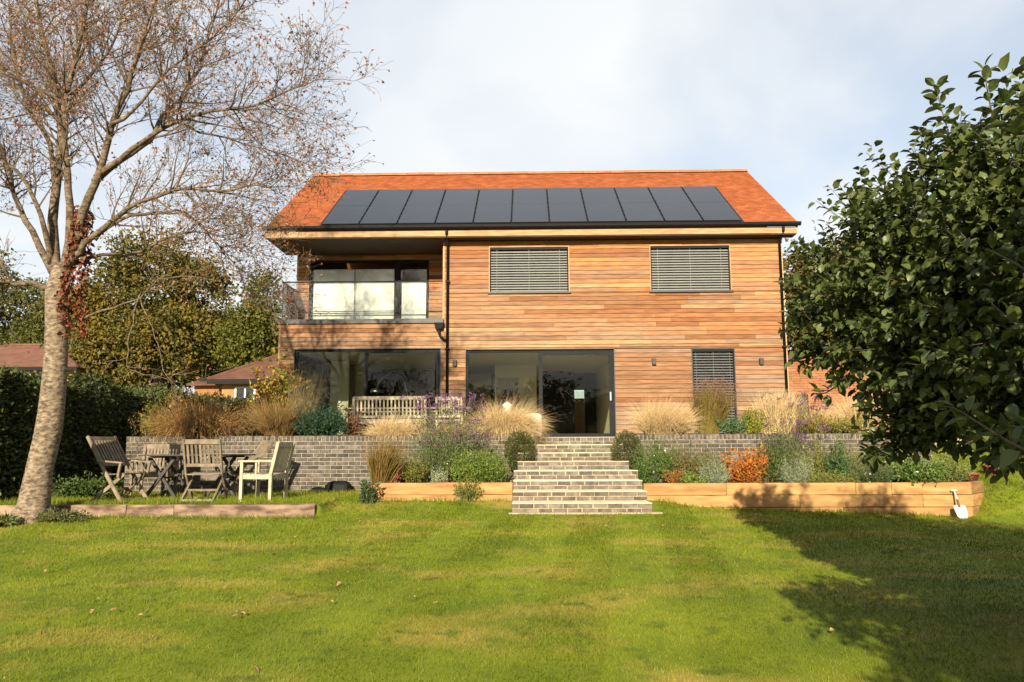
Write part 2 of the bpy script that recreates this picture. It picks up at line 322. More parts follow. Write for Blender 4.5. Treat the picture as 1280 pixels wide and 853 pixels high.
def lawnmat(name, blades):
    m, n, l, b = nt(name); g = n.new('ShaderNodeNewGeometry')
    def noise(scale, stretch=(1, 1, 1), detail=4):
        mp = n.new('ShaderNodeVectorMath'); mp.operation = 'MULTIPLY'; mp.inputs[1].default_value = stretch; l.new(g.outputs['Position'], mp.inputs[0])
        no = n.new('ShaderNodeTexNoise'); no.inputs['Scale'].default_value = scale; no.inputs['Detail'].default_value = detail; l.new(mp.outputs[0], no.inputs['Vector']); return no.outputs['Fac']
    def mixc(fac, a, c, lo, hi):
        c = tuple(v*ALB for v in c); a = tuple(v*ALB for v in a) if isinstance(a, tuple) else a
        mr = n.new('ShaderNodeMapRange'); mr.inputs[1].default_value = lo; mr.inputs[2].default_value = hi; l.new(fac, mr.inputs[0])
        mx = n.new('ShaderNodeMixRGB'); l.new(mr.outputs[0], mx.inputs[0])
        if isinstance(a, tuple): mx.inputs[1].default_value = (*a, 1)
        else: l.new(a, mx.inputs[1])
        mx.inputs[2].default_value = (*c, 1); return mx.outputs[0]
    c = mixc(noise(0.9), (0.148, 0.205, 0.008), (0.232, 0.280, 0.014), 0.35, 0.62)      # lush / paler green
    c = mixc(noise(0.75, (1, 1.6, 1), 6), c, (0.42, 0.325, 0.065), 0.50, 0.74)           # dry, straw-coloured patches
    c = mixc(noise(5.0, detail=6), c, (0.118, 0.170, 0.008), 0.54, 0.70)
    if blades:
        cr = n.new('ShaderNodeHueSaturation'); l.new(c, cr.inputs['Color']); v = n.new('ShaderNodeMapRange'); l.new(g.outputs['Random Per Island'], v.inputs[0]); v.inputs[3].default_value = 0.65; v.inputs[4].default_value = 1.4
        l.new(v.outputs[0], cr.inputs['Value']); c = cr.outputs[0]
        mr = n.new('ShaderNodeMapRange'); mr.inputs[1].default_value = 0.965; mr.inputs[2].default_value = 0.985; l.new(g.outputs['Random Per Island'], mr.inputs[0])
        mx = n.new('ShaderNodeMixRGB'); l.new(mr.outputs[0], mx.inputs[0]); l.new(c, mx.inputs[1]); mx.inputs[2].default_value = (0.20, 0.165, 0.05, 1); c = mx.outputs[0]
        t = n.new('ShaderNodeBsdfTranslucent'); l.new(c, t.inputs[0]); ms = n.new('ShaderNodeMixShader'); ms.inputs[0].default_value = 0.3
        l.new(b.outputs[0], ms.inputs[1]); l.new(t.outputs[0], ms.inputs[2]); l.new(ms.outputs[0], n['Material Output'].inputs[0])
    l.new(c, b.inputs['Base Color']); b.inputs['Roughness'].default_value = 0.7; b.inputs['Specular IOR Level'].default_value = 0.15
    return m
lawn_m = lawnmat('lawn_turf', False); blade_m = lawnmat('grass_blade', True)
kind(link('lawn', npmesh('lawn', np.stack([GX, GY, GZ], -1).reshape(-1, 3), [Fq], True), lawn_m), 'structure')

YR = 15.21                      # front face of the grey retaining walls
TZ = 1.285                      # terrace level
ter = MB().box(-7.66, -0.19, YR + .21, 20.9, 0, TZ).box(1.79, 7.6, YR + .21, 20.9, 0, TZ).box(-0.19, 1.79, 15.93, 20.9, 0, TZ)
kind(ter.build('terrace', paving), 'structure')
bed = MB()
def soilsheet(x0, x1, y0, y1, z0, z1, amp=0.03):
    xs_ = np.arange(x0, x1 + .01, .2); ys_ = np.arange(y0, y1 + .01, .15)
    b = MB(); g = [[(x, y, z1 + amp * random.uniform(-1, 1)) for x in xs_] for y in ys_]
    for j in range(len(ys_)-1):
        for i in range(len(xs_)-1): b.quad(g[j][i], g[j][i+1], g[j+1][i+1], g[j+1][i])
    return b
for nm_, a in (('soil_bed', (-7.6, -0.3, YR+.23, 16.9, 0, TZ+.03)), ('soil_bed', (1.9, 7.5, YR+.23, 16.9, 0, TZ+.03)), ('planter_soil', (-2.45, -.32, 13.5, YR-.01, 0, .44)), ('planter_soil', (1.95, 7.3, 13.5, YR-.01, 0, .42))):
    kind(soilsheet(*a).build(nm_, soil), 'structure')

# ------------------------------------------------------------------ brick pieces
def brick_mesh(L, D, H, ch=0.006):
    """brick with worn (chamfered) front arrises, x 0..L, y 0..D, z 0..H"""
    m = MB(); c = ch
    f = [(c, 0, c), (L-c, 0, c), (L-c, 0, H-c), (c, 0, H-c)]; b = [(0, c, 0), (L, c, 0), (L, c, H), (0, c, H)]; k = [(0, D, 0), (L, D, 0), (L, D, H), (0, D, H)]
    m.v = f + b + k; m.f = [(0, 1, 2, 3), (0, 4, 5, 1), (1, 5, 6, 2), (2, 6, 7, 3), (3, 7, 4, 0), (4, 8, 9, 5), (5, 9, 10, 6), (6, 10, 11, 7), (7, 11, 8, 4)]
    return m
BRICKS = {}
def brick_obj(x, y, z, L, m, parent, D=0.06, H=0.065):
    key = (round(L, 3), round(D, 3), round(H, 3), m.name)
    if key not in BRICKS:
        me = brick_mesh(L, D, H).mesh('brick'); me.materials.append(m); BRICKS[key] = me
    o = link('brick', BRICKS[key], None, parent, (x, y + random.uniform(-.002, .003), z)); return o
def brick_wall(name, label, x0, x1, z0, ncourse, limit, order):
    w = thing(name, label, 'wall', ((x0+x1)/2, YR, z0))
    cx = (x0 + x1) / 2
    top = z0 + ncourse * .075
    MB().box(x0-cx+.004, x1-cx-.004, .006, .213, -.3, ncourse*.075 + .004).build('mortar', mortar, w)
    pcs = []
    for r in range(ncourse):
        off = 0 if r % 2 else -.1125
        x = x0 + off
        while x < x1 - .03:
            a, b = max(x, x0), min(x + .215, x1)
            if b - a > .04: pcs.append((a - cx, r * .075 + .005, b - a, r))
            x += .225
    pcs.sort(key=order)
    rest = MB()
    for i, (a, z, L, r) in enumerate(pcs):
        if i < limit: brick_obj(a, -.004, z, round(L, 3), brick_grey, w)
        else:
            t = brick_mesh(L, .06, .065); k = len(rest.v); rest.v += [(p[0]+a, p[1]-.004, p[2]+z) for p in t.v]; rest.f += [tuple(q+k for q in f) for f in t.f]
    if rest.v: kind(rest.build('lower_bricks', brick_grey, w), 'stuff')
    cop = MB(); x = x0
    MB().box(x0-cx+.006, x1-cx-.006, .004, .211, ncourse*.075+.006, ncourse*.075+.098).build('coping_mortar', mortar, w)
    while x < x1 - .03:
        b = min(x + .065, x1); t = brick_mesh(b - x, .21, .1); dy = random.uniform(-.003, .003); dz = random.uniform(0, .004)
        k = len(cop.v); cop.v += [(p[0]+x-cx, p[1]-.004+dy, p[2]+ncourse*.075+.006+dz) for p in t.v]; cop.f += [tuple(q+k for q in f) for f in t.f]; x += .075
    kind(cop.build('coping', brick_grey, w), 'stuff')
    return w
brick_wall('retaining_wall', 'grey brick retaining wall behind the weathered garden chairs', -7.67, -.20, .235, 13, 300, lambda p: (p[0] > 1.2, -p[3]))
brick_wall('retaining_wall', 'grey brick retaining wall behind the orange leaved plant', 1.80, 7.55, .235, 13, 300, lambda p: -p[3])

# brick steps
st = thing('garden_steps', 'flight of brick garden steps up to the sliding door', 'steps', (0.8, 12.41, 0.08))
for k in range(8):
    xl, xr = (-.25, 1.88) if k < 4 else (-.19, 1.79)
    y = .5 * k; z = .15 * k
    MB().box(xl-.8+.003, xr-.8-.003, y+.005, y + (.62 if k < 7 else .55), z - .12, z + .136).build('step_core', mortar, st)
    for r in range(2):
        if k == 7 and r == 1: continue
        x = xl - (0.1125 if (r + k) % 2 else 0) - random.choice([0, .05])
        while x < xr - .03:
            a, b = max(x, xl), min(x + .215, xr)
            if b - a > .04: brick_obj(a - .8, y, z + .005 + r*.07, round(b - a, 2), brick_step, st, H=.062)
            x += .225
    if k == 7:
        x = xl
        while x < xr - .03:
            b = min(x + .1025, xr); brick_obj(x - .8, y, z + .072, round(b - x, 3), brick_step, st, D=.21, H=.066); x += .1125
    tr = MB().box(xl-.8-.002, xr-.8+.002, y-.008 if k < 7 else y+.2, y + .5, z + .1375, z + .1495)
    tr.build('tread', tread_m, st, bevel=.004)
MB().box(-.30-.8, 2.02-.8, -.10, .02, -.12, .012).build('footing', mortar, st)

# ------------------------------------------------------------------ sleepers
def sleeper(parent, p, q, z, H, D, m, jx=0.004):
    """a timber between points p and q (front bottom edge, relative to parent), depth D away from the viewer"""
    p, q = Vector(p), Vector(q); d = (q - p); L = d.length; d.normalize(); n = Vector((-d.y, d.x, 0))
    b = MB(); nseg = max(2, int(L / .35))
    pts = []
    for k in range(nseg + 1):
        c = p + d * (L * k / nseg); j = lambda: random.uniform(-jx, jx)
        pts.append([c + Vector((0, 0, z + j())) + n * j(), c + n * D + Vector((0, 0, z)), c + n * D + Vector((0, 0, z + H + j())), c + Vector((0, 0, z + H + j())) + n * j()])
    for a, c in zip(pts[:-1], pts[1:]):
        for i in range(4): b.quad(a[i], c[i], c[(i+1) % 4], a[(i+1) % 4])
    b.poly(list(reversed(pts[0]))); b.poly(pts[-1])
    me = b.mesh('sleeper'); import bmesh
    bm = bmesh.new(); bm.from_mesh(me); bmesh.ops.remove_doubles(bm, verts=bm.verts, dist=1e-5); bmesh.ops.recalc_face_normals(bm, faces=bm.faces); bm.to_mesh(me); bm.free()
    o = link('sleeper', me, m, parent); bv = o.modifiers.new('bevel', 'BEVEL'); bv.width = .008; bv.segments = 1; bv.limit_method = 'ANGLE'; bv.angle_limit = .9
    return o
YP = 13.4
pl = thing('raised_planter', 'short new timber sleeper planter left of the brick steps by the grey wall', 'planter', (-1.4, YP, .1))
for (a, b, z, H) in ((-2.53, -.262, .10, .2), ):
    sleeper(pl, (a+1.4, 0, 0), (b+1.4, 0, 0), .205, .195, .12, sleeper_m); sleeper(pl, (a+1.4, .004, 0), (b+1.4, .004, 0), .005, .195, .12, sleeper_m)
sleeper(pl, (-2.53+1.4, 1.8, 0), (-2.53+1.4, .125, 0), .205, .195, .12, sleeper_m); sleeper(pl, (-2.53+1.4, 1.8, 0), (-2.53+1.4, .125, 0), .003, .195, .12, sleeper_m)
pr = thing('raised_planter', 'long new timber sleeper planter with the spade leaning on it', 'planter', (4.6, YP, -.1))
X1 = 7.24
for (z, cuts) in ((.385, (1.90, 3.26, 5.37, 5.95, X1)), (.187, (1.905, 4.45, 6.45, X1)), (-.011, (1.91, 3.0, 5.15, X1)), (-.21, (4.2, 6.1, X1))):
    for a, b in zip(cuts[:-1], cuts[1:]):
        sleeper(pr, (a-4.6, random.uniform(-.006, .006), 0), (b-4.6-.004, random.uniform(-.006, .006), 0), z, .193, .12, sleeper_m)
    sleeper(pr, (X1-4.6+.004, .0, 0), (X1-4.6+.55, .62, 0), z, .193, .12, sleeper_m)
ol = thing('sleeper_edging', 'old weathered railway sleepers edging the seating lawn beside the tree', 'edging', (-5.5, 12.0, 0))
for a, b in ((-8.6, -6.0), (-5.99, -5.28), (-5.275, -3.17)):
    sleeper(ol, (a+5.5, 0, 0), (b+5.5, 0, 0), -.02, .265, .12, sleeper_old, .009)

# ------------------------------------------------------------------ the house
YW = 20.86; XL, XR = -6.6, 6.79; TH = .591; YE, ZE = 20.42, 6.915; YRG = 24.87
H = thing('timber_clad_house', 'two storey cedar clad house with red tiled roof and solar panels', 'house', (0, YW, TZ))
def part(mb, name, m, parent=H, **k):
    """geometry given in world coordinates, parented to the house"""
    o = mb.build(name, m, parent, **k); return o
H_off = Vector((0, YW, TZ))
class WB(MB):
    """mesh builder in world coordinates for the house and its parts"""
    def build(s, name, m, parent=H, **k):
        s.v = [(p[0], p[1] - YW, p[2] - TZ) for p in s.v]; return MB.build(s, name, m, parent, **k)
OP_W1 = (-1.015, 1.131, 5.155, 6.437); OP_W2 = (3.272, 5.417, 5.155, 6.437); OP_D = (-1.634, 2.279, 1.30, 3.664); OP_G = (4.294, 5.425, 1.30, 3.650); OP_L = (-6.172, -2.286, 1.30, 3.705)
OPS = (OP_W1, OP_W2, OP_D, OP_G, OP_L)
def cells(x0, x1, z0, z1, ops):
    xs_ = sorted({x0, x1, *[v for o in ops for v in o[:2] if x0 < v < x1]}); zs_ = sorted({z0, z1, *[v for o in ops for v in o[2:] if z0 < v < z1]})
    for a, b in zip(xs_[:-1], xs_[1:]):
        for c, d in zip(zs_[:-1], zs_[1:]):
            mx, mz = (a+b)/2, (c+d)/2
            if not any(o[0] < mx < o[1] and o[2] < mz < o[3] for o in ops): yield a, b, c, d
wall = WB()
for a, b, c, d in cells(-2.244, XR - .02, 1.25, 6.62, OPS): wall.box(a, b, YW + .02, YW + .26, c, d)
for a, b, c, d in cells(XL + .02, -2.244, 1.25, 4.36, OPS): wall.box(a, b, YW + .02, YW + .26, c, d)
YB = 22.31
OP_B = (-6.236, -2.80, 4.50, 6.44)
for a, b, c, d in cells(XL + .02, -2.03, 4.36, 6.62, (OP_B,)): wall.box(a, b, YB + .02, YB + .22, c, d)
wall.box(-2.244, -2.03, YW + .26, YB + .02, 4.36, 6.62)                  # return wall beside the balcony
wall.box(XR - .24, XR - .02, YW + .26, 28.7, 1.25, 6.7); wall.box(XL + .02, XL + .24, 23.4, 28.7, 1.25, 6.7)
wall.box(XL+.02, XL + .24, 22.53, 23.4, 3.72, 6.7)
for a, b, c, d in cells(XL + .24, XR - .24, 1.25, 6.7, ((1.62, 2.02, 1.3, 3.15),)): wall.box(a, b, 28.5, 28.7, c, d)
for xx in (XL + .02, XR - .24):
    wall.hexa([(xx, YW + .5, 6.7), (xx + .22, YW + .5, 6.7), (xx + .22, 28.5, 6.7), (xx, 28.5, 6.7), (xx, YRG - .1, 9.6), (xx + .22, YRG - .1, 9.6), (xx + .22, YRG + .1, 9.6), (xx, YRG + .1, 9.6)])
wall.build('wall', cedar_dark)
WB().box(XL + .06, -2.25, YW + .03, YB + .02, 3.74, 4.40).build('balcony_floor', capping)

# cladding boards: one object each
BU = unitbox('board'); BU.materials.append(cedar)
from mathutils import noise as mnoise
def board_colour(z, x, rowf):
    k = max(0, min(1, (z - 1.4) / 4.6)); r = random.random()
    fresh = Vector((.56, .215, .060)); silver = Vector((.285, .175, .102)); c = silver.lerp(fresh, k ** 1.15)
    c *= random.uniform(.78, 1.18) * rowf
    if r < .10: c = c.lerp(Vector((.66, .42, .20)), .6)
    elif r < .30: c = c.lerp(Vector((.25, .10, .045)), .65)
    elif r < .42: c = c.lerp(Vector((.30, .22, .16)), .6)
    w_ = max(0, min(1, (mnoise.noise(Vector((x * .45, 3.1, z * .9))) + .15) * 2.2)) * (1 - .55 * k)
    c = c.lerp(Vector((.43, .30, .19)), .75 * w_)          # patches weathered to tan
    return (c.x, c.y, c.z, 1)
def clad(x0, x1, z0, z1, ops, yf, zstart, pitch=.117, gap=.012):
    r = 0; z = zstart; last = None
    while z < z1 - .01:
        rowf = random.choice((.80, .90, .96, 1.0, 1.0, 1.05, 1.10))
        a, b = max(z, z0), min(z + pitch, z1)
        zs_ = sorted({a, b, *[v for o in ops for v in o[2:] if a < v < b]})
        for c, d in zip(zs_[:-1], zs_[1:]):
            if d - c < .018: continue
            free = [(x0, x1)]
            for o in ops:
                if o[2] < (c+d)/2 < o[3]:
                    nf = []
                    for s, e in free:
                        if o[1] <= s or o[0] >= e: nf.append((s, e)); continue
                        if s < o[0]: nf.append((s, o[0]))
                        if o[1] < e: nf.append((o[1], e))
                    free = nf
            for s, e in free:
                x = s
                while x < e - .02:
                    L = random.uniform(.9, 3.4); n = x + L
                    if e - n < .7: n = e
                    ob = link('board', BU, None, H)
                    dy = random.uniform(-.002, .002)
                    ob.location = (x + .001, yf - YW - .001 + dy, c - TZ + gap/2); ob.scale = (n - x - .003, .021, d - c - gap); ob.color = board_colour((c+d)/2, x, rowf)
                    x = n
        z += pitch
clad(-2.244 + .045, XR - .045, 1.32, 6.60, OPS, YW, 1.32)
clad(XL + .045, -2.244 + .045, 1.32, 4.365, OPS, YW, 1.32)
clad(XL + .045, -2.246, 4.50, 6.60, (OP_B,), YB, 4.46)
tr = WB().box(XR - .045, XR + .004, YW - .006, YW + .05, 1.30, 6.60); tr.build('corner_trim', cedar_trim)
WB().box(XL - .004, XL + .045, YW - .006, YW + .05, 1.30, 4.365).build('corner_trim', cedar_trim)
WB().box(-2.244, -2.244 + .045, YW - .006, YW + .05, 4.46, 6.60).build('corner_trim', cedar_trim)
WB().box(XL - .004, XL + .045, YB - .006, YB + .05, 4.46, 6.60).build('corner_trim', cedar_trim)
WB().box(-2.256, -2.2445, YW + .05, YB - .004, 4.47, 6.60).build('return_cladding', cedar_trim)

# roof
sl = (YRG - YE) / math.cos(TH)                       # slope length
RZ = ZE + (YRG - YE) * math.tan(TH); VX0, VX1 = -6.92, 7.10
roof = WB(); cs, sn = math.cos(TH), math.sin(TH)
def rp(x, s, n): return (x, YE + s*cs - n*sn, ZE + s*sn + n*cs)
roof.hexa([rp(VX0, 0.02, -.13), rp(VX1, 0.02, -.13), rp(VX1, sl, -.13), rp(VX0, sl, -.13), rp(VX0, 0.02, -.035), rp(VX1, 0.02, -.035), rp(VX1, sl, -.035), rp(VX0, sl, -.035)])
mir = lambda p: (p[0], 2*YRG - p[1], p[2])
roof.hexa([mir(rp(VX0, 0, -.13)), mir(rp(VX1, 0, -.13)), mir(rp(VX1, sl, -.13)), mir(rp(VX0, sl, -.13)), mir(rp(VX0, 0, -.02)), mir(rp(VX1, 0, -.02)), mir(rp(VX1, sl, -.02)), mir(rp(VX0, sl, -.02))])
RO = roof.build('roof', tile)
PX0, PS0 = -5.45, (20.4785 - YE) / cs                # solar array lower left corner
PX1, PS1 = PX0 + 11 * 1.01, PS0 + 3.32
tv, tf = [], []
row = 0; s = -.03
while s < sl - .06:
    x = VX0 - (0.0825 if row % 2 else 0)
    while x < VX1:
        a, b = max(x, VX0), min(x + .162, VX1)
        if b - a > .03 and not (PX0 + .04 < (a+b)/2 < PX1 - .05 and PS0 + .05 < s + .05 < PS1 - .05):
            j = random.uniform(-.003, .004); i = len(tv); t0 = .0 + random.uniform(0, .004)
            tv += [rp(a, s + j, t0 - .014), rp(b, s + j, t0 - .014), rp(b, s + j, t0), rp(a, s + j, t0), rp(b, s + .125, -.022), rp(a, s + .125, -.022)]
            tf += [(i, i+1, i+2, i+3), (i+3, i+2, i+4, i+5), (i, i+3, i+5), (i+1, i+4, i+2)]
        x += .165
    s += .1; row += 1
b = WB(); b.v = tv; b.f = tf; kind(b.build('roof_tiles', tile, RO), 'stuff')
n = 32; L = (VX1 - VX0) / n
for k in range(n):
    m_ = MB(); prof = [(-.13, -.055), (-.10, .0), (-.05, .045), (0, .06), (.05, .045), (.10, 0), (.13, -.055)]
    for (p, q) in zip(prof[:-1], prof[1:]): m_.quad((.004, p[0], p[1]), (L - .004, p[0], p[1]), (L - .004, q[0], q[1]), (.004, q[0], q[1]))
    m_.poly([(.004, p[0], p[1]) for p in reversed(prof)]); m_.poly([(L-.004, p[0], p[1]) for p in prof])
    if k == 0: rme = m_.mesh('ridge_tile'); rme.materials.append(ridge_m)
    link('ridge_tile', rme, None, RO, (VX0 + k*L, YRG - YW, RZ - TZ + .0 + random.uniform(-.003, .006)))
for x0, x1 in ((VX0 - .012, VX0 + .012), (VX1 - .012, VX1 + .012)):
    bb = WB(); bb.hexa([rp(x0, 0, -.16), rp(x1, 0, -.16), rp(x1, sl, -.16), rp(x0, sl, -.16), rp(x0, 0, -.025), rp(x1, 0, -.025), rp(x1, sl, -.025), rp(x0, sl, -.025)]); bb.build('bargeboard', cedar_trim, RO)
WB().box(VX0 - .03, VX1 - .02, 20.47, 20.495, 6.632, 6.80).build('fascia', cedar_trim)
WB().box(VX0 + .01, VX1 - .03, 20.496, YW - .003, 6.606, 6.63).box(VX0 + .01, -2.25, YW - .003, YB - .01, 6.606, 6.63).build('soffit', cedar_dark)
g = WB(); pr_ = [(-.065, .0), (-.060, -.05), (-.035, -.085), (0, -.095), (.035, -.085), (.055, -.05), (.055, .0)]
gz, gyc = 6.905, 20.405
for (p, q) in zip(pr_[:-1], pr_[1:]): g.quad((VX0 - .03, gyc + p[0], gz + p[1]), (VX1 + .06, gyc + p[0], gz + p[1]), (VX1 + .06, gyc + q[0], gz + q[1]), (VX0 - .03, gyc + q[0], gz + q[1]))
for x in (VX0 - .03, VX1 + .06): g.poly([(x, gyc + p[0], gz + p[1]) for p in pr_])
g.box(VX0 - .03, VX1 + .06, gyc - .072, gyc - .058, gz - .012, gz + .004)
g.build('gutter', black_plastic)
# solar panels
pm = MB(); pw, ph = .982, 1.657
pm.box(.012, pw - .012, .0042, ph - .0042, .005, .036)
SPM = pm.mesh('solar_panel'); SPM.materials.append(solar)
fm = MB().box(0, .0115, 0, ph, 0, .04).box(pw - .0115, pw, 0, ph, 0, .04).box(.0115, pw - .0115, 0, .004, 0, .0355).box(.0115, pw - .0115, ph - .004, ph, 0, .0355)
SFM = fm.mesh('frame'); SFM.materials.append(solar_frame)
cm = MB()
for t in (.25, .62, 1.0, 1.38): cm.box(pw - .012, pw + .032, t - .035, t + .035, .034, .05)
CLM = cm.mesh('clamp'); CLM.materials.append(solar_frame)
for r in range(2):
    for c in range(11):
        p = rp(PX0 + c*1.01 + .01, PS0 + r*1.66, .012); o = link('solar_panel', SPM, None, H, (p[0], p[1]-YW, p[2]-TZ)); o.rotation_euler = (TH + random.uniform(-.0012, .0012), random.uniform(-.0012, .0012), 0)
        link('frame', SFM, None, o)
        if c < 10: kind(link('clamp', CLM, None, o), 'stuff')
fl = WB(); fl.hexa([rp(PX0-.05, PS0-.06, -.03), rp(PX1+.05, PS0-.06, -.03), rp(PX1+.05, PS1+.05, -.03), rp(PX0-.05, PS1+.05, -.03), rp(PX0-.05, PS0-.06, .006), rp(PX1+.05, PS0-.06, .006), rp(PX1+.05, PS1+.05, .006), rp(PX0-.05, PS1+.05, .006)])
fl.build('flashing', solar_frame)

# windows with external venetian blinds
def frame_boxes(b, x0, x1, z0, z1, y0, y1, w):
    b.box(x0, x0 + w, y0, y1, z0, z1).box(x1 - w, x1, y0, y1, z0, z1).box(x0 + w, x1 - w, y0, y1, z1 - w, z1).box(x0 + w, x1 - w, y0, y1, z0, z0 + w); return b
def blind_window(op, tilt, pitch, smat, mull, head=.06, sill=True):
    x0, x1, z0, z1 = op
    fr = frame_boxes(WB(), x0 + .02, x1 - .02, z0 + .04, z1 - .02, YW + .10, YW + .16, .06)
    if mull: fr.box(mull - .06, mull + .06, YW + .10, YW + .155, z0 + .1, z1 - .08)
    w = fr.build('window', charcoal)
    WB().box(x0 + .07, x1 - .07, YW + .125, YW + .131, z0 + .09, z1 - .07).build('pane', pane, w)
    lin = frame_boxes(WB(), x0, x1, z0, z1, YW - .008, YW + .12, .022); lin.build('reveal', cedar_trim if sill else capping, w)
    WB().box(x0 + .023, x1 - .023, YW + .012, YW + .095, z1 - .024 - head, z1 - .023).build('blind_headbox', black_plastic, w)
    for x in (x0 + .023, x1 - .041): WB().box(x, x + .018, YW + .045, YW + .065, z0 + .03, z1 - .09).build('guide_rail', charcoal, w)
    sm_ = MB(); wd = .078; k = 5; L = x1 - x0 - .11; pts = []
    for i in range(k + 1): u = (i / k - .5) * wd; pts.append((u, .007 * (1 - (2*i/k - 1)**2)))
    for (p, q) in zip(pts[:-1], pts[1:]):
        sm_.quad((0, p[0], p[1]), (L, p[0], p[1]), (L, q[0], q[1]), (0, q[0], q[1])); sm_.quad((0, q[0], q[1]-.0015), (L, q[0], q[1]-.0015), (L, p[0], p[1]-.0015), (0, p[0], p[1]-.0015))
    sm_.quad((0, pts[0][0], pts[0][1]-.0015), (L, pts[0][0], pts[0][1]-.0015), (L, pts[0][0], pts[0][1]), (0, pts[0][0], pts[0][1]))
    me = sm_.mesh('slat'); me.materials.append(smat)
    z = z1 - .03 - head - .05
    while z > z0 + .075:
        o = link('slat', me, None, w, (x0 + .055, YW + .055 - YW, z - TZ)); o.rotation_euler = (tilt + random.uniform(-.03, .03), 0, 0); z -= pitch
    lad = WB()
    for fx in (.10, .5, .88): lad.box(x0 + (x1-x0)*fx - .003, x0 + (x1-x0)*fx + .003, YW + .010, YW + .0115, z0 + .06, z1 - .1)
    lad.build('ladder_tape', smat, w)
    WB().box(x0 + .05, x1 - .05, YW + .03, YW + .08, z0 + .045, z0 + .062).build('bottom_rail', charcoal, w)
    if sill: WB().box(x0 - .035, x1 + .035, YW - .06, YW + .012, z0 - .005, z0 + .036).build('sill', capping, w)
    return w
blind_window(OP_W1, math.radians(39), .0705, slat_m, -.45); blind_window(OP_W2, math.radians(39), .0705, slat_m, 3.82)
blind_window(OP_G, math.radians(27), .0705, slat_dark, None, sill=False)
# white sheets behind the first-floor panes make the gaps between slats pale
for op in (OP_W1, OP_W2): WB().box(op[0] + .05, op[1] - .05, YW + .22, YW + .225, op[2] + .08, op[3] - .05).build('white_backing', blind_white)

# big glazed openings
def slider(op, mx, leaf_right, handle):
    x0, x1, z0, z1 = op; y0, y1 = YW + .05, YW + .15
    fr = frame_boxes(WB(), x0 + .012, x1 - .012, z0, z1 - .012, y0, y1, .062); fr.box(mx - .045, mx + .045, y0 + .01, y1, z0 + .062, z1 - .074)
    d = fr.build('sliding_door', charcoal)
    frame_boxes(WB(), x0 - .006, x1 + .006, z0, z1 + .006, YW - .012, YW + .05, .02).build('reveal', capping, d)
    WB().box(x0 + .07, mx - .04, y0 + .04, y0 + .048, z0 + .06, z1 - .07).build('pane', pane, d)
    lf = frame_boxes(WB(), mx - .03, x1 - .074, z0 + .063, z1 - .075, y0 - .028, y0 - .002, .085) if leaf_right else frame_boxes(WB(), mx - .03, x1 - .074, z0 + .063, z1 - .075, y0 - .028, y0 - .002, .05)
    lf = lf.build('leaf_frame', charcoal, d)
    WB().box(mx + .05, x1 - .15, y0 - .018, y0 - .010, z0 + .14, z1 - .15).build('pane', pane, d)
    if handle: WB().box(x1 - .135, x1 - .105, y0 - .062, y0 - .028, 2.30, 2.52).build('handle', white_paint, d, bevel=.005)
    return d
slider(OP_D, .335, True, True)
slider(OP_L, -4.27, False, False)
WB().box(-1.70, 2.33, YW - .10, YW - .002, 1.289, 1.305).build('threshold', charcoal)
# glazed left side of the ground floor room
sw = frame_boxes(WB(), 0, 1, 1.3, 3.70, 0, 1, .05); sw.v = []; sw.f = []
for (a, b, c, d) in ((21.12, 23.4, 1.28, 1.36), (21.12, 23.4, 3.62, 3.72), (21.12, 21.20, 1.36, 3.62), (23.32, 23.4, 1.36, 3.62)): sw.box(XL + .06, XL + .14, a, b, c, d)
sw = sw.build('side_window', charcoal); WB().box(XL + .095, XL + .103, 21.2, 23.32, 1.36, 3.62).build('pane', pane, sw)

# balcony
WB().box(XL - .03, -2.22, YW - .05, YW + .16, 4.372, 4.492).box(XL - .03, XL + .14, YW + .16, YB + .1, 4.372, 4.492).build('balcony_capping', capping)
bp = WB()
gl = WB().box(XL + .05, -2.256, YW + .025, YW + .042, 4.494, 5.50).build('balcony_glass', balu)
WB().box(XL + .05, XL + .067, YW + .046, YB - .03, 4.494, 5.50).build('pane', balu, gl)
WB().box(XL + .035, -2.256, YW + .012, YW + .055, 5.5, 5.528).box(XL + .035, XL + .08, YW + .056, YB - .02, 5.5, 5.528).build('handrail', charcoal, gl)
fr = frame_boxes(WB(), OP_B[0], OP_B[1], 4.47, 6.44, YB + .03, YB + .10, .06); fr.box(-3.80, -3.63, YB + .035, YB + .1, 4.53, 6.38)
bw = fr.build('balcony_window', charcoal)
WB().box(-6.17, -3.81, YB + .06, YB + .066, 4.53, 6.38).build('pane', clear_pane, bw); WB().box(-3.62, -2.87, YB + .06, YB + .066, 4.53, 6.38).build('pane', clear_pane, bw)
WB().box(-6.15, -3.82, YB + .16, YB + .164, 4.50, 6.22).build('roller_blind', blind_white, bw); WB().box(-3.60, -2.90, YB + .16, YB + .164, 4.50, 5.86).build('roller_blind', blind_white, bw)
WB().box(-6.17, -3.80, YB + .05, YB + .075, 4.96, 4.985).box(-4.95, -4.93, YB + .05, YB + .075, 4.53, 6.38).build('glazing_bar', capping, bw)
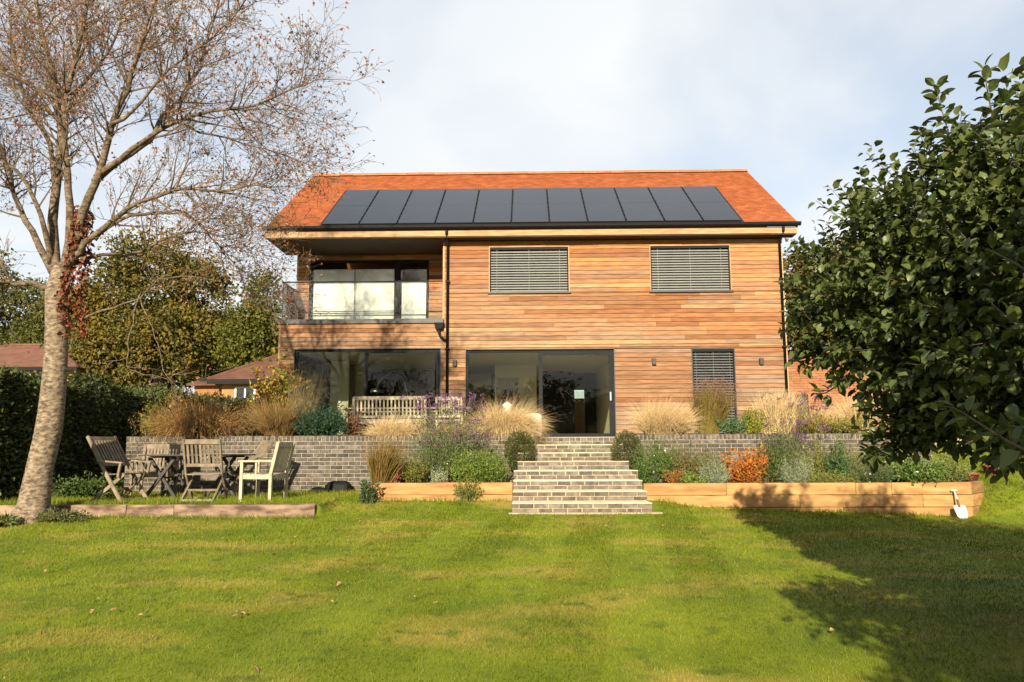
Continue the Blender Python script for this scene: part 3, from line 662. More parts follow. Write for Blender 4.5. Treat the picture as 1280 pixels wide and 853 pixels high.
# rainwater pipes
def pipe(x, z0, z1, off=.055):
    p = WB().tube([(x, gyc + .02, 6.80), (x, gyc + .02, 6.70), (x, YW - off, 6.45), (x, YW - off, z0)], .036, 10); p = p.build('downpipe', black_plastic, smooth=True)
    c = WB()
    for z in np.arange(z0 + .6, 6.3, 1.8): c.box(x - .055, x + .055, YW - off - .042, YW - .003, z - .02, z + .02)
    c.build('pipe_clip', black_plastic, p)
pipe(-2.113, 1.28, 6.9); pipe(6.715, 1.28, 6.9)
hp = WB(); hp.hexa([(-2.42, YW-.135, 4.20), (-2.24, YW-.135, 4.20), (-2.24, YW-.02, 4.20), (-2.42, YW-.02, 4.20), (-2.46, YW-.16, 4.365), (-2.20, YW-.16, 4.365), (-2.20, YW-.02, 4.365), (-2.46, YW-.02, 4.365)]); hp = hp.build('rainwater_hopper', black_plastic)
WB().tube([(-2.33, YW-.075, 4.22), (-2.33, YW-.075, 4.10), (-2.29, YW-.07, 4.0), (-2.20, YW-.06, 3.92), (-2.12, YW-.055, 3.88)], .034, 8).build('branch_pipe', black_plastic, hp, smooth=True)
# wall lights
for (px, py) in ((568.5, 454), (817, 452), (951, 452)):
    p = U(px, py, YW)
    l_ = WB().box(p.x - .05, p.x + .05, YW - .11, YW - .003, p.z - .075, p.z + .075); l_ = l_.build('wall_light', lamp_metal, bevel=.006)
    WB().box(p.x - .038, p.x + .038, YW - .098, YW - .02, p.z - .079, p.z - .0745).build('lens', white_paint, l_)

# rooms behind the glass
ro = WB().box(XL + .26, XR - .26, YW + .28, 28.48, 1.27, 1.30); ro.build('room_floor', room_floor)
WB().box(XL + .26, -2.1, YW + .27, 28.48, 3.722, 3.735).box(-2.1, XR - .26, YW + .27, 28.48, 3.722, 3.735).build('room_ceiling', plaster)
WB().box(-2.08, -1.92, YW + .28, 24.2, 1.30, 3.72).box(2.42, 2.56, YW + .28, 28.4, 1.30, 3.72).box(-1.05, .28, 25.4, 25.5, 1.30, 3.72).box(-2.9, -1.3, 28.3, 28.4, 1.30, 3.72).build('partition', plaster)
WB().box(XL + .26, -5.0, 24.6, 24.7, 1.3, 3.72).box(-5.9, -5.35, 23.7, 23.8, 1.3, 3.7).build('partition', plaster)
WB().box(-4.9, -2.1, 26.6, 26.7, 1.30, 3.72).box(.29, 1.61, 27.6, 27.7, 1.30, 3.72).box(2.03, 2.41, 28.3, 28.4, 1.3, 3.72).build('unlit_partition', unlit_tone)
WB().box(XL + .26, XR - .26, YW + .30, 28.4, 4.33, 4.36).box(-2.0, XR - .26, 23.2, 23.25, 4.37, 6.6).build('upper_room', plaster)
WB().box(1.64, 2.0, 28.58, 28.59, 1.35, 3.1).build('rear_pane', pane)

# ------------------------------------------------------------------ trees
def rvec(s=1.0): return Vector((random.gauss(0, s), random.gauss(0, s), random.gauss(0, s)))
def wander(p, d, L, r0, r1, n, jit, trop):
    pts, rad = [p.copy()], [r0]; d = d.normalized(); q = p.copy()
    for k in range(n):
        d = (d + rvec(jit) + Vector((0, 0, trop))).normalized(); q = q + d * (L / n); pts.append(q.copy()); rad.append(r0 + (r1 - r0) * (k + 1) / n)
    return pts, rad
def smooth_path(pts, rad, sub=4):
    P_, R_ = [], []
    n = len(pts)
    for i in range(n - 1):
        p0, p1, p2, p3 = pts[max(i-1, 0)], pts[i], pts[i+1], pts[min(i+2, n-1)]
        for k in range(sub):
            t = k / sub; t2, t3 = t*t, t*t*t
            P_.append(.5 * ((2*p1) + (p2-p0)*t + (2*p0-5*p1+4*p2-p3)*t2 + (3*p1-p0-3*p2+p3)*t3)); R_.append(rad[i] + (rad[i+1]-rad[i])*t)
    P_.append(pts[-1]); R_.append(rad[-1]); return P_, R_
def along(pts, t):
    f = t * (len(pts) - 1); i = min(int(f), len(pts) - 2); return pts[i].lerp(pts[i+1], f - i), (pts[i+1] - pts[i]).normalized(), i

def bare_tree():
    YT = 11.55
    base = U(41, 646, YT)
    T = thing('bare_tree', 'large almost leafless tree with pale leaning trunk beside the garden chairs', 'tree', (base.x, base.y, 0.0))
    off = Vector((base.x, base.y, 0))
    px = lambda L, dy0=0, dy1=0: [U(x, y, YT + dy0 + (dy1 - dy0) * i / max(1, len(L)-1)) - off for i, (x, y) in enumerate(L)]
    tr = MB()
    tp = px([(35, 668), (41, 640), (49, 590), (62, 530), (69, 460), (71, 410), (72, 365), (78, 330)])
    P_, R_ = smooth_path(tp, [.27, .225, .18, .178, .160, .155, .165, .10], 5)
    tr.tube(P_, R_, 20)
    for a in (2.4, 3.6, 5.2, 0.4):       # root flare
        e = Vector((math.cos(a) * .36, math.sin(a) * .3, -.2)); tr.tube([tp[1] + Vector((0, 0, .18)), tp[1] + e * .5 + Vector((0, 0, .05)), tp[1] + e + Vector((0, 0, -.08))], [.15, .11, .04], 8)
    limbs = [  # pixel path, depth from..to, radius from..to
        ([(74, 370), (66, 300), (70, 230), (76, 165), (66, 95), (48, 20), (40, -60), (30, -150)], 0, .5, .155, .03),
        ([(80, 350), (88, 280), (84, 215), (80, 150), (92, 80), (110, 5), (118, -80), (120, -160)], 0, -.4, .12, .025),
        ([(82, 350), (103, 270), (125, 212), (140, 156), (158, 112), (178, 50), (196, -20), (205, -90)], 0, -.9, .135, .02),
        ([(118, 228), (152, 200), (187, 174), (204, 144), (232, 119), (255, 70), (270, 10), (285, -50)], -.2, .9, .095, .014),
        ([(120, 222), (165, 188), (205, 158), (262, 140), (318, 130), (365, 112), (398, 98)], -.2, -1.2, .085, .007),
        ([(88, 330), (108, 305), (140, 277), (175, 254), (226, 238), (275, 240), (320, 232), (360, 246)], -.1, -.9, .10, .008),
        ([(118, 300), (150, 274), (194, 266), (232, 266), (266, 300), (298, 336), (312, 372)], 0, .7, .06, .006),
        ([(92, 330), (130, 318), (168, 318), (200, 300), (245, 290), (290, 300), (335, 320)], 0, 1.2, .06, .006),
        ([(62, 360), (30, 354), (-5, 352), (-60, 340), (-130, 335)], 0, -.3, .085, .03),
        ([(66, 340), (40, 290), (18, 245), (4, 200), (-20, 130), (-40, 60)], 0, .8, .10, .02),
        ([(64, 330), (52, 270), (20, 215), (-30, 180), (-90, 150)], 0, -.8, .08, .015),
        ([(70, 240), (60, 180), (30, 120), (15, 50), (10, -30), (0, -110)], .2, 1.0, .075, .015),
        ([(76, 160), (100, 110), (140, 60), (160, -10), (175, -90)], .2, 1.3, .06, .012),
        ([(140, 156), (165, 140), (210, 90), (262, 50), (300, 10), (330, -40)], -.6, -1.4, .055, .008),
        ([(204, 144), (250, 165), (300, 178), (345, 190), (378, 205)], .3, 1.2, .045, .006),
        ([(103, 400), (140, 384), (175, 372), (200, 350), (240, 345), (275, 352)], -.1, -.8, .035, .006),
        ([(175, 368), (164, 405), (160, 440), (163, 462), (190, 470), (225, 478), (240, 492)], -.5, -.7, .018, .004),
        ([(175, 372), (190, 410), (200, 440), (208, 470), (235, 490), (248, 491)], -.5, -.9, .014, .003)]
    br, tw, tips = MB(), MB(), []
    lp = []
    for L, d0, d1, r0, r1 in limbs:
        pts = px(L, d0, d1); n = len(pts); P_, R_ = smooth_path(pts, [.62 * (r0 + (r1 - r0) * (i / (n-1)) ** .7) for i in range(n)], 3)
        for i in range(1, len(P_)): P_[i] = P_[i] + rvec(.012)
        br.tube(P_, R_, 8); lp.append((P_, R_))
    def twig(p, d, L, r, lvl):
        pts, rad = wander(p, d, L, r, .0022, 4 if lvl < 3 else 3, .16, .05 if lvl < 3 else .02)
        (tw).tube(pts, rad, 4 if lvl < 2 else 3, cap=False)
        if lvl >= 3:
            if random.random() < .62: tips.append((pts[-1], (pts[-1] - pts[-2]).normalized()))
            if random.random() < .3: tips.append((pts[1], rvec()))
            return
        n = {1: 7, 2: 4}[lvl]
        for k in range(n):
            t = random.uniform(.25, 1.0) if k else 1.0
            q, dd, i = along(pts, t); side = dd.cross(rvec()).normalized()
            twig(q, dd * .75 + side * random.uniform(.5, .95) + Vector((0, 0, .10)), L * random.uniform(.34, .6), max(.0028, rad[min(i+1, len(rad)-1)] * .62), lvl + 1)
    for li, (P_, R_) in enumerate(lp):
        length = sum((b - a).length for a, b in zip(P_[:-1], P_[1:])); dead = li >= 15
        n = int(length * (10.5 if not dead else 2.6))
        for k in range(n):
            t = random.uniform(.22, 1.0) ** .85
            q, dd, i = along(P_, t)
            side = dd.cross(rvec()).normalized(); side = (side + Vector((.12, 0, .16))).normalized()
            L = random.uniform(.55, 1.25) * (1.1 - .35 * t) * (.5 if dead else 1)
            twig(q, dd * .6 + side * random.uniform(.6, 1.0), L, min(R_[i] * .5, .016) + .002, 1 if (L > .6 and not dead) else 2)
    tr.build('trunk', bark, T, smooth=True); br.build('branches', mat('branch_bark', (0.075, 0.052, 0.032), (0.27, 0.20, 0.13), rough=.95, scale=13, stretch=(1, 1, 2), rnd=.02, bump=.01, bscale=16, detail=10, lo=.36, hi=.66), T, smooth=True)
    kind(tw.build('twigs', bark_twig, T), 'stuff')
    P = np.array([tuple(p) for p, d in tips]); D = np.array([tuple(d) for p, d in tips]) + np.array([0, 0, -.5])
    V, Fm = leaves(P, .052, .034, D, upb=.2, fold=.3, var=.5)
    lm = leafmat('autumn_leaf', [(.28, .09, .035), (.50, .19, .07), (.55, .29, .13), (.42, .28, .16), (.50, .10, .05)], .35)
    kind(link('crown', npmesh('crown', V, [Fm]), lm, T), 'stuff')
    # creeper clinging to the fork
    n = 900; t = rng.uniform(0, 1, n); c = np.array([tuple(p) for p in px([(96, 418), (92, 370), (100, 330), (104, 290), (108, 262)])])
    f = t * 3.999; i = f.astype(int); C = c[i] + (c[i+1] - c[i]) * (f - i)[:, None]
    a = rng.uniform(0, 2*PI, n); rr = .11 * (1.25 - t * .5) * rng.uniform(.6, 1.5, n)
    P = C + np.stack([np.cos(a) * rr, np.sin(a) * rr - .05, rng.normal(0, .05, n)], 1)
    V, Fm = leaves(P, .075, .06, np.stack([np.cos(a) * .5, np.sin(a) * .5 - .3, -np.ones(n)], 1), upb=.0, fold=.1, var=.4)
    kind(link('creeper', npmesh('creeper', V, [Fm]), leafmat('red_creeper', [(.16, .035, .015), (.30, .06, .02), (.24, .10, .035), (.10, .05, .02)], .2), T), 'stuff')
    return T
bare_tree()

def clump_points(ells, nclump, per, spread, shell=.55):
    """ells: list of (centre, (rx,ry,rz)); points gathered in loose clumps through the crown"""
    vol = np.array([e[1][0]*e[1][1]*e[1][2] for e in ells]) ** .8; vol = vol / vol.sum(); out, dirs = [], []
    for (c, r), v in zip(ells, vol):
        k = max(3, int(nclump * v)); q = in_ellipsoid(k, shell); cc = np.array(tuple(c)) + q * np.array(r)
        sz = spread * rng.uniform(.5, 1.3, k)
        p = cc[:, None, :] + rng.normal(size=(k, per, 3)) * (sz[:, None, None] * np.array([1, 1, .7]))
        out.append(p.reshape(-1, 3)); dirs.append(np.repeat(q, per, 0))
    return np.concatenate(out), np.concatenate(dirs)
def leafy_tree(name, label, base, ells, cols, nclump, per, spread, lsize, trunk_r=.25, patch=None, group=None, bark_m=None, upb=.4, pscale=.5):
    T = thing(name, label, 'tree', tuple(base), 0, group); off = Vector(base)
    tm = MB(); top = max((Vector(e[0]) for e in ells), key=lambda v: v.z) - off
    P_, R_ = smooth_path([Vector((0, 0, -.4)), Vector((0, 0, top.z * .25)), Vector((top.x * .3, top.y * .3, top.z * .5)), top], [trunk_r * 1.3, trunk_r, trunk_r * .7, trunk_r * .2], 3); tm.tube(P_, R_, 8)
    for c, r in ells:
        c = Vector(c) - off; s = Vector((0, 0, max(.3, min(c.z * .55, top.z * .5)))); mid = s.lerp(c, .5) + Vector((0, 0, .2)); tm.tube([s, mid, c], [trunk_r * .5, trunk_r * .32, trunk_r * .1], 6)
        for _ in range(4):
            d = rvec().normalized(); tm.tube([c * .8 + s * .2, c + Vector((d.x*r[0], d.y*r[1], d.z*r[2])) * .8], [trunk_r * .16, trunk_r * .03], 4)
    tm.build('trunk', bark_m or bark_dark, T, smooth=True)
    P, D = clump_points([(Vector(c) - off, r) for c, r in ells], nclump, per, spread)
    V, Fm = leaves(P, lsize, lsize * .62, D * .6 + rng.normal(size=P.shape) * .8 + np.array([0, 0, -.25]), upb=upb, var=.4)
    kind(link('crown', npmesh('crown', V, [Fm]), leafmat(name + '_leaf_' + str(len(MATS)), cols, .3, patch=patch, pscale=pscale), T), 'stuff')
    return T
def E_(x, y, Y, rx, ry, dz=None): s = Y / F; return (tuple(U(x, y, Y)), (rx * s, (rx * s) if dz is None else dz, ry * s))
gnd = lambda x, y: float(ground_h(x, y))
def tree_px(name, label, xb, Y, ells, *a, **k):
    p = U(xb, 500, Y); return leafy_tree(name, label, (p.x, p.y, gnd(p.x, p.y)), [E_(x, y, Y + d, rx, ry) for x, y, d, rx, ry in ells], *a, **k)
AUT = [(.075, .09, .016), (.16, .145, .02), (.19, .155, .022), (.08, .095, .015), (.27, .18, .026)]
GRN = [(.06, .085, .014), (.12, .14, .02), (.20, .21, .03), (.09, .10, .016)]
tree_px('autumn_tree', 'big rounded tree turning gold behind the hedge beside the house', 196, 42,
        [(195, 350, 0, 62, 68), (150, 380, .5, 48, 60), (245, 375, 0, 42, 60), (120, 410, 0, 35, 50), (215, 425, -.5, 70, 45), (150, 440, 0, 55, 40), (265, 430, .5, 26, 40)], AUT, 620, 44, .42, .24, patch=(.28, .20, .025), pscale=.6)
tree_px('conifer', 'bright yellow green feathery tree between the gold tree and the house', 328, 40,
        [(330, 375, 0, 22, 34), (322, 410, 0, 34, 34), (340, 425, 0, 26, 40), (300, 430, 0, 26, 30)], [(.07, .09, .01), (.16, .17, .02), (.24, .22, .025)], 210, 40, .35, .2)
tree_px('dark_tree', 'dark green tree far behind the bungalow past the bare trunk', 20, 54,
        [(20, 390, 0, 60, 50), (-40, 370, 0, 60, 70), (60, 420, 2, 50, 36)], GRN, 340, 40, .55, .27, patch=(.12, .11, .018))
tree_px('wooded_tree', 'olive tree with a domed crown standing far behind the left gable', 285, 56,
        [(285, 420, 0, 45, 28), (240, 430, 0, 45, 34)], GRN, 160, 40, .5, .3)
tree_px('autumn_tree', 'olive gold tree rising behind the right corner of the house', 1030, 34,
        [(1028, 345, 0, 44, 40), (1010, 385, 0, 30, 50), (1050, 390, 0, 46, 60), (1090, 340, 1, 50, 50), (1040, 440, 0, 60, 40)], [(.06, .065, .01), (.13, .115, .016), (.22, .16, .025), (.09, .10, .014)], 420, 40, .42, .22, patch=(.2, .13, .02))
tree_px('dark_tree', 'dense dark tree behind the apple tree and the brick outbuilding', 1190, 31,
        [(1190, 420, 0, 70, 80), (1260, 440, 0, 60, 70), (1120, 450, 0, 50, 60), (1330, 420, 0, 70, 90)], GRN, 420, 40, .5, .24)
tree_px('wooded_tree', 'green tree beyond the hedge, hidden behind the trunk of the bare tree', 75, 50,
        [(85, 400, 0, 40, 45), (55, 440, 0, 45, 30)], GRN, 170, 40, .45, .24, patch=(.14, .12, .02))

tree_px('wooded_tree', 'low dark thicket tree showing between the hedge and gold tree', 190, 46, [(120, 455, 0, 60, 30), (200, 458, 0, 70, 28), (275, 455, 0, 60, 30), (330, 455, 0, 40, 30)], GRN, 260, 40, .5, .28)
# hedge along the left boundary
def hedge():
    x0, x1, y0, y1 = -10.4, -8.35, 12.3, 30.0
    Hh = thing('hedge', 'tall clipped dark green hedge along the garden boundary', 'hedge', ((x0+x1)/2, (y0+y1)/2, 0)); off = np.array([(x0+x1)/2, (y0+y1)/2, 0])
    core = MB()
    for a, b in zip(np.linspace(y0, y1, 19)[:-1], np.linspace(y0, y1, 19)[1:]):
        core.box(x0+.25-off[0], x1-.28-off[0], a-off[1], b-off[1], gnd(-9, a)-.2, 1.98 + .023 * (a - 12.6))
    core.build('stems', bark_dark, Hh)  # solid dark box added inside, so nothing shows through the leaves
    n = 36000; f = rng.uniform(0, 1, n); P = np.zeros((n, 3)); D = np.zeros((n, 3))
    y = y0 + (y1-y0) * rng.uniform(0, 1, n) ** 1.3; hz = rng.uniform(0, 1, n)
    wob = .10 * np.sin(y * 2.1) + .07 * np.sin(y * 5.3 + 1) + rng.normal(0, .06, n)
    side = f < .55; top = (f >= .55) & (f < .88); end = f >= .88
    zb = ground_h(np.full(n, -9.0), y); H_ = 2.20 + .023 * (y - 12.6) - zb + .06 * np.sin(y * 1.7) + .04 * np.sin(y * 4.1)
    P[side] = np.stack([x1 - .12 + wob * .9, y, zb + hz * H_], 1)[side]; D[side] = (1, 0, .3)
    P[top] = np.stack([x0 + (x1-x0) * hz, y, zb + H_ - .02 + wob * .8], 1)[top]; D[top] = (0, 0, 1)
    P[end] = np.stack([x0 + (x1-x0) * rng.uniform(0, 1, n), y0 + wob, gnd(-9, y0) + hz * 2.0], 1)[end]; D[end] = (0, -1, .2)
    V, Fm = leaves(P - off, .105, .065, D * .8 + rng.normal(size=(n, 3)) * .7, upb=.3)
    kind(link('foliage', npmesh('foliage', V, [Fm]), leafmat('hedge_leaf', [(.03, .05, .01), (.055, .08, .014), (.09, .115, .02), (.16, .155, .03)], .2), Hh), 'stuff')
hedge()

# ------------------------------------------------------------------ apple tree on the right
def leaf_mesh():
    m = MB(); n = 5; L, W = 1.0, .6; rows = []
    for k in range(n + 1):
        t = k / n; w = W * .5 * (math.sin(PI * min(1, t * .94 + .03)) ** .75) * (1.0 if t < .97 else .15)
        y = L * t; z = -.26 * t * t; f = .42 * w
        rows.append([(-w, y, z + f), (0, y, z), (w, y, z + f)])
    for a, b in zip(rows[:-1], rows[1:]):
        m.quad(a[0], a[1], b[1], b[0]); m.quad(a[1], a[2], b[2], b[1])
    m.tube([(0, -.28, .02), (0, 0, 0)], .014, 4, cap=False)
    return m
apple_leaf_m = leafmat('apple_leaf', [(.055, .09, .018), (.105, .145, .035), (.19, .225, .065), (.09, .125, .03), (.15, .19, .05)], .22, rough=.42, spec=.25)
def apple():
    A0 = Vector((5.0, 4.9, 0)); A0.z = gnd(A0.x, A0.y)
    T = thing('apple_tree', 'apple tree with dense dark green leaves overhanging the lawn', 'tree', tuple(A0))
    br = MB(); tr = MB(); fork = Vector((4.7, 4.9, 1.15)) - A0
    P_, R_ = smooth_path([Vector((0, 0, -.2)), Vector((-.05, 0, .5)), fork], [.2, .15, .15], 3); tr.tube(P_, R_, 12)
    B = [tuple(U(x, y, Y)) + (r,) for x, y, Y, r in (
        (1052, 330, 6.9, .42), (1018, 365, 7.1, .28), (1030, 410, 6.9, .36), (1105, 300, 6.3, .48), (1095, 385, 6.3, .58), (1175, 260, 5.7, .56), (1180, 360, 5.6, .66), (1130, 465, 6.1, .46),
        (1115, 538, 6.0, .20), (1175, 515, 5.8, .36), (1245, 450, 5.2, .60), (1255, 310, 5.0, .60), (1275, 215, 5.0, .48), (1200, 440, 6.4, .66), (1075, 450, 6.6, .34), (1315, 400, 4.7, .66), (1345, 270, 4.9, .75),
        (1345, 470, 4.6, .66), (1225, 525, 5.6, .30), (1265, 240, 5.4, .5), (1140, 335, 6.0, .5), (1150, 420, 5.9, .55), (1000, 395, 7.2, .16), (1025, 450, 6.8, .18), (1100, 560, 6.0, .12), (1150, 545, 5.9, .2), (1205, 545, 5.6, .22), (1250, 550, 5.2, .24), (1235, 500, 5.4, .4), (1290, 520, 4.8, .36), (1140, 500, 6.0, .4), (1190, 480, 5.6, .45))]
    B += [(3.9, 6.6, 1.9, .8), (4.6, 6.0, 2.0, .9), (4.8, 4.4, 2.0, .95), (5.5, 5.2, 2.1, .9), (4.3, 3.2, 2.0, .8), (3.3, 3.0, 1.75, .55), (3.5, 1.6, 1.9, .8), (2.75, 2.0, 1.7, .45), (2.65, 2.9, 1.55, .35), (2.5, .9, 1.7, .6), (3.3, .2, 1.9, .8), (4.5, 1.4, 2.1, .9), (2.1, .5, 1.55, .4), (1.75, .35, 1.5, .38), (1.75, 1.9, 1.75, .4), (1.62, 1.3, 1.85, .42), (2.0, 2.35, 1.65, .32), (2.3, 3.1, 2.1, .28), (2.9, 3.2, 1.9, .4), (2.5, 2.6, 1.9, .35), (2.6, 3.4, 2.5, .4), (1.55, -.4, 1.65, .5), (2.3, -.4, 1.9, .7), (1.95, 1.15, 1.45, .3), (2.4, 2.1, 1.35, .32), (3.1, 2.4, 1.3, .4), (3.0, 3.7, 1.5, .38), (2.2, 1.6, 1.5, .3), (5.8, 3.2, 2.2, 1.0), (4.4, 5.2, 3.0, .7), (3.9, 5.4, 1.4, .6)]
    cen = np.array([b[:3] for b in B]); rad = np.array([b[3] * 1.1 for b in B])
    for c, r in zip(cen, rad):
        c = Vector(c) - A0; mid = fork.lerp(c, .5) + Vector((0, 0, .18)) + rvec(.08); P_, R_ = smooth_path([fork, mid, c], [.035, .016, .005], 4); br.tube(P_, R_, 6)
    w = rad ** 2.3; cnt = (w / w.sum() * 3700).astype(int) + 5
    P, D, S = [], [], []
    for c, r, k in zip(cen, rad, cnt):
        q = in_ellipsoid(k, .75); tipd = norm(q + np.array([0, 0, .25])); nl = 15
        a_ = c + q * r * .25; b_ = c + q * r * rng.uniform(.85, 1.25, (k, 1)) + np.array([0, 0, .12]) * r
        ph = rng.uniform(0, 6.28, k)
        for i in range(k):
            if rng.uniform() < .5: br.tube([Vector(a_[i]) - A0, Vector((a_[i]+b_[i])/2) - A0 - Vector((0, 0, .02)), Vector(b_[i]) - A0], [.004, .003, .0018], 4, cap=False)
        o1 = norm(np.cross(tipd, rng.normal(size=(k, 3)))); o2 = np.cross(tipd, o1)
        for j in range(nl):
            t = .22 + .78 * (j + rng.uniform(0, 1, (k, 1))) / nl; an = (ph + j * 2.4)[:, None]; sd_ = o1 * np.cos(an) + o2 * np.sin(an)
            d_ = norm(sd_ + tipd * .55 + np.array([0, 0, .05])); P.append(a_ + (b_ - a_) * t + d_ * .02); D.append(d_); S.append(rng.uniform(.058, .118, k) * (1 - .25 * t[:, 0]))
    P, D, S = np.concatenate(P), np.concatenate(D), np.concatenate(S)
    shoots = [([(1221, 273), (1195, 194), (1178, 140), (1170, 108)], 5.3), ([(1253, 188), (1240, 140), (1233, 105), (1230, 85)], 5.1), ([(1143, 298), (1118, 261), (1097, 225)], 6.2), ([(1078, 290), (1068, 255), (1066, 238)], 6.6),
              ([(1168, 225), (1162, 190), (1161, 172)], 5.6), ([(1268, 160), (1262, 130), (1258, 112)], 5.0), ([(1105, 300), (1082, 262), (1075, 246)], 6.4), ([(1205, 235), (1200, 200), (1187, 190)], 5.4), ([(1290, 190), (1285, 150), (1287, 118)], 4.9),
              ([(1040, 330), (1012, 320), (996, 316)], 7.0), ([(1030, 372), (1000, 362), (980, 356)], 7.1), ([(1030, 395), (1002, 396), (986, 392)], 7.1), ([(1040, 440), (1010, 450), (992, 452)], 6.8), ([(1060, 470), (1035, 490), (1020, 492)], 6.7),
              ([(1110, 520), (1085, 538), (1070, 536)], 6.1), ([(1140, 530), (1110, 565), (1094, 574)], 6.0), ([(1300, 570), (1262, 553), (1222, 528), (1196, 512), (1180, 508)], 3.3), ([(1300, 545), (1275, 535), (1255, 533)], 3.3), ([(1305, 420), (1270, 405), (1240, 380)], 4.0), ([(1300, 350), (1270, 330), (1235, 312)], 4.1), ([(1180, 330), (1160, 308), (1140, 300)], 5.2), ([(1240, 350), (1210, 330), (1190, 318)], 4.8)]
    sp, sdir, ss, nrm = [], [], [], []
    for L, Y in shoots:
        pts = [U(x, y, Y + .12 * i) for i, (x, y) in enumerate(L)]; P_, R_ = smooth_path(pts, [.008 - .0018 * i for i in range(len(pts))], 5); br.tube([p - A0 for p in P_], [max(.002, r) for r in R_], 5)
        length = sum((b - a).length for a, b in zip(P_[:-1], P_[1:])); n = int(length / .028); ang = random.uniform(0, 6)
        for k in range(n):
            q, dd, _ = along(P_, (k + .5) / n); ang += 2.4; side = dd.orthogonal().normalized(); side = (Matrix.Rotation(ang, 3, dd) @ side); d = (side + dd * .45 + Vector((0, 0, .12))).normalized()
            sp.append(q + d * .02); sdir.append(d); ss.append(random.uniform(.07, .112))
        sp.append(P_[-1]); sdir.append((dd + rvec(.2)).normalized()); ss.append(.06)
    me = leaf_mesh().mesh('leaf', True); me.materials.append(apple_leaf_m)
    def leaf_obj(p, d, s):
        d = Vector(d).normalized(); up = Vector((0, 0, 1)) + rvec(.25); x = d.cross(up).normalized(); z = x.cross(d).normalized()
        o = link('leaf', me, None, T); m3 = Matrix((x, d, z)).transposed().to_4x4() @ Matrix.Diagonal((s * random.uniform(.85, 1.1), s, s, 1)); m3.translation = Vector(p) - A0; o.matrix_local = m3
    keep = min(len(sp), 240); 
    for p, d, s in list(zip(sp, sdir, ss))[:keep]: leaf_obj(p, d, s)
    P = np.concatenate([P, np.array([tuple(p) for p in sp[keep:]]).reshape(-1, 3)]); D = np.concatenate([D, np.array([tuple(d) for d in sdir[keep:]]).reshape(-1, 3)]); S = np.concatenate([S, ss[keep:]])
    # the largest of the others in view: near ones on the viewer's side
    inview = (P[:, 0] < .60 * P[:, 1]) & (P[:, 1] > 2.5); score = np.where(inview, S / np.maximum(P[:, 1], .1), -1); order = np.argsort(-score); top = order[:max(0, 300 - keep)]
    for i in top: leaf_obj(P[i], D[i], S[i])
    rest = np.setdiff1d(np.arange(len(P)), top); P, D, S = P[rest] - np.array(tuple(A0)), D[rest], S[rest]
    V, Fm, Fm2 = fine_leaves(P, S, S * .70, D)
    kind(link('foliage', npmesh('foliage', V, [Fm, Fm2], True), apple_leaf_m, T), 'stuff')
    tr.build('trunk', bark_dark, T, smooth=True); kind(br.build('branches', mat('apple_twig', (.11, .08, .06), (.17, .125, .09), rough=.8, scale=5), T, smooth=True), 'stuff')
apple()

# trees at the foot of the garden behind the viewer: they show only as reflections in the glass
for k, (x, y, h_, w_) in enumerate(((-17, -38, 9.5, 5.5), (-7, -42, 8.5, 5), (3, -40, 9.0, 5.5), (13, -41, 9.5, 6), (23, -37, 9, 6))):
    lab = ('broad dark evergreen behind the lawn foot', 'round topped tree behind the lawn foot', 'tall leafy tree mirrored in the sliding door', 'wide spreading tree at the foot of the lawn', 'outermost leafy tree at the foot of the lawn')[k]
    zg = gnd(x, y); leafy_tree('boundary_tree', lab, (x, y, zg), [((x, y, zg + h_*.55), (w_, w_*.6, h_*.42)), ((x - w_*.5, y, zg + h_*.35), (w_*.7, w_*.5, h_*.3)), ((x + w_*.5, y, zg + h_*.33), (w_*.7, w_*.5, h_*.3))], GRN, 230, 40, .7, .42, group='trees at the foot of the garden')

# ------------------------------------------------------------------ garden furniture
SEATZ = .24
def bx(name, m, parent, *bars, bevel=.003):
    b = MB()
    for p, q, w, t in bars: b.bar(p, q, w, t)
    return b.build(name, m, parent, bevel=bevel)
def armchair(loc, rz, label, m, w=.58):
    """upright garden armchair facing -y"""
    c = thing('garden_armchair', label, 'chair', loc, rz); h = w / 2
    for s in (-1, 1):
        bx('leg', m, c, ((s*h, -.24, 0), (s*h, -.24, .62), .05, .05)); bx('leg', m, c, ((s*h, .25, 0), (s*h, .25, .44), .05, .05), ((s*h, .25, .43), (s*h, .36, .93), .05, .05))
        bx('armrest', m, c, ((s*h, -.30, .635), (s*h, .29, .635), .06, .028)); bx('apron', m, c, ((s*h, -.215, .39), (s*h, .225, .39), .025, .07))
        bx('arm_support', m, c, ((s*h, .0, .42), (s*h, .0, .62), .03, .03))
    bx('apron', m, c, ((-h+.03, -.24, .39), (h-.03, -.24, .39), .025, .07)); bx('apron', m, c, ((-h+.03, .25, .39), (h-.03, .25, .39), .025, .07))
    for k in range(6): y = -.22 + k * .083; bx('seat_slat', m, c, ((-h, y, .437), (h, y, .437 - .006*k), .07, .018))
    bx('top_rail', m, c, ((-h+.025, .355, .895), (h-.025, .355, .895), .03, .085)); bx('back_rail', m, c, ((-h+.025, .262, .50), (h-.025, .262, .50), .025, .05))
    n = 9
    for k in range(n): x = -h + .065 + (w - .13) * k / (n-1); bx('back_slat', m, c, ((x, .266, .52), (x, .346, .86), .034, .012))
    return c
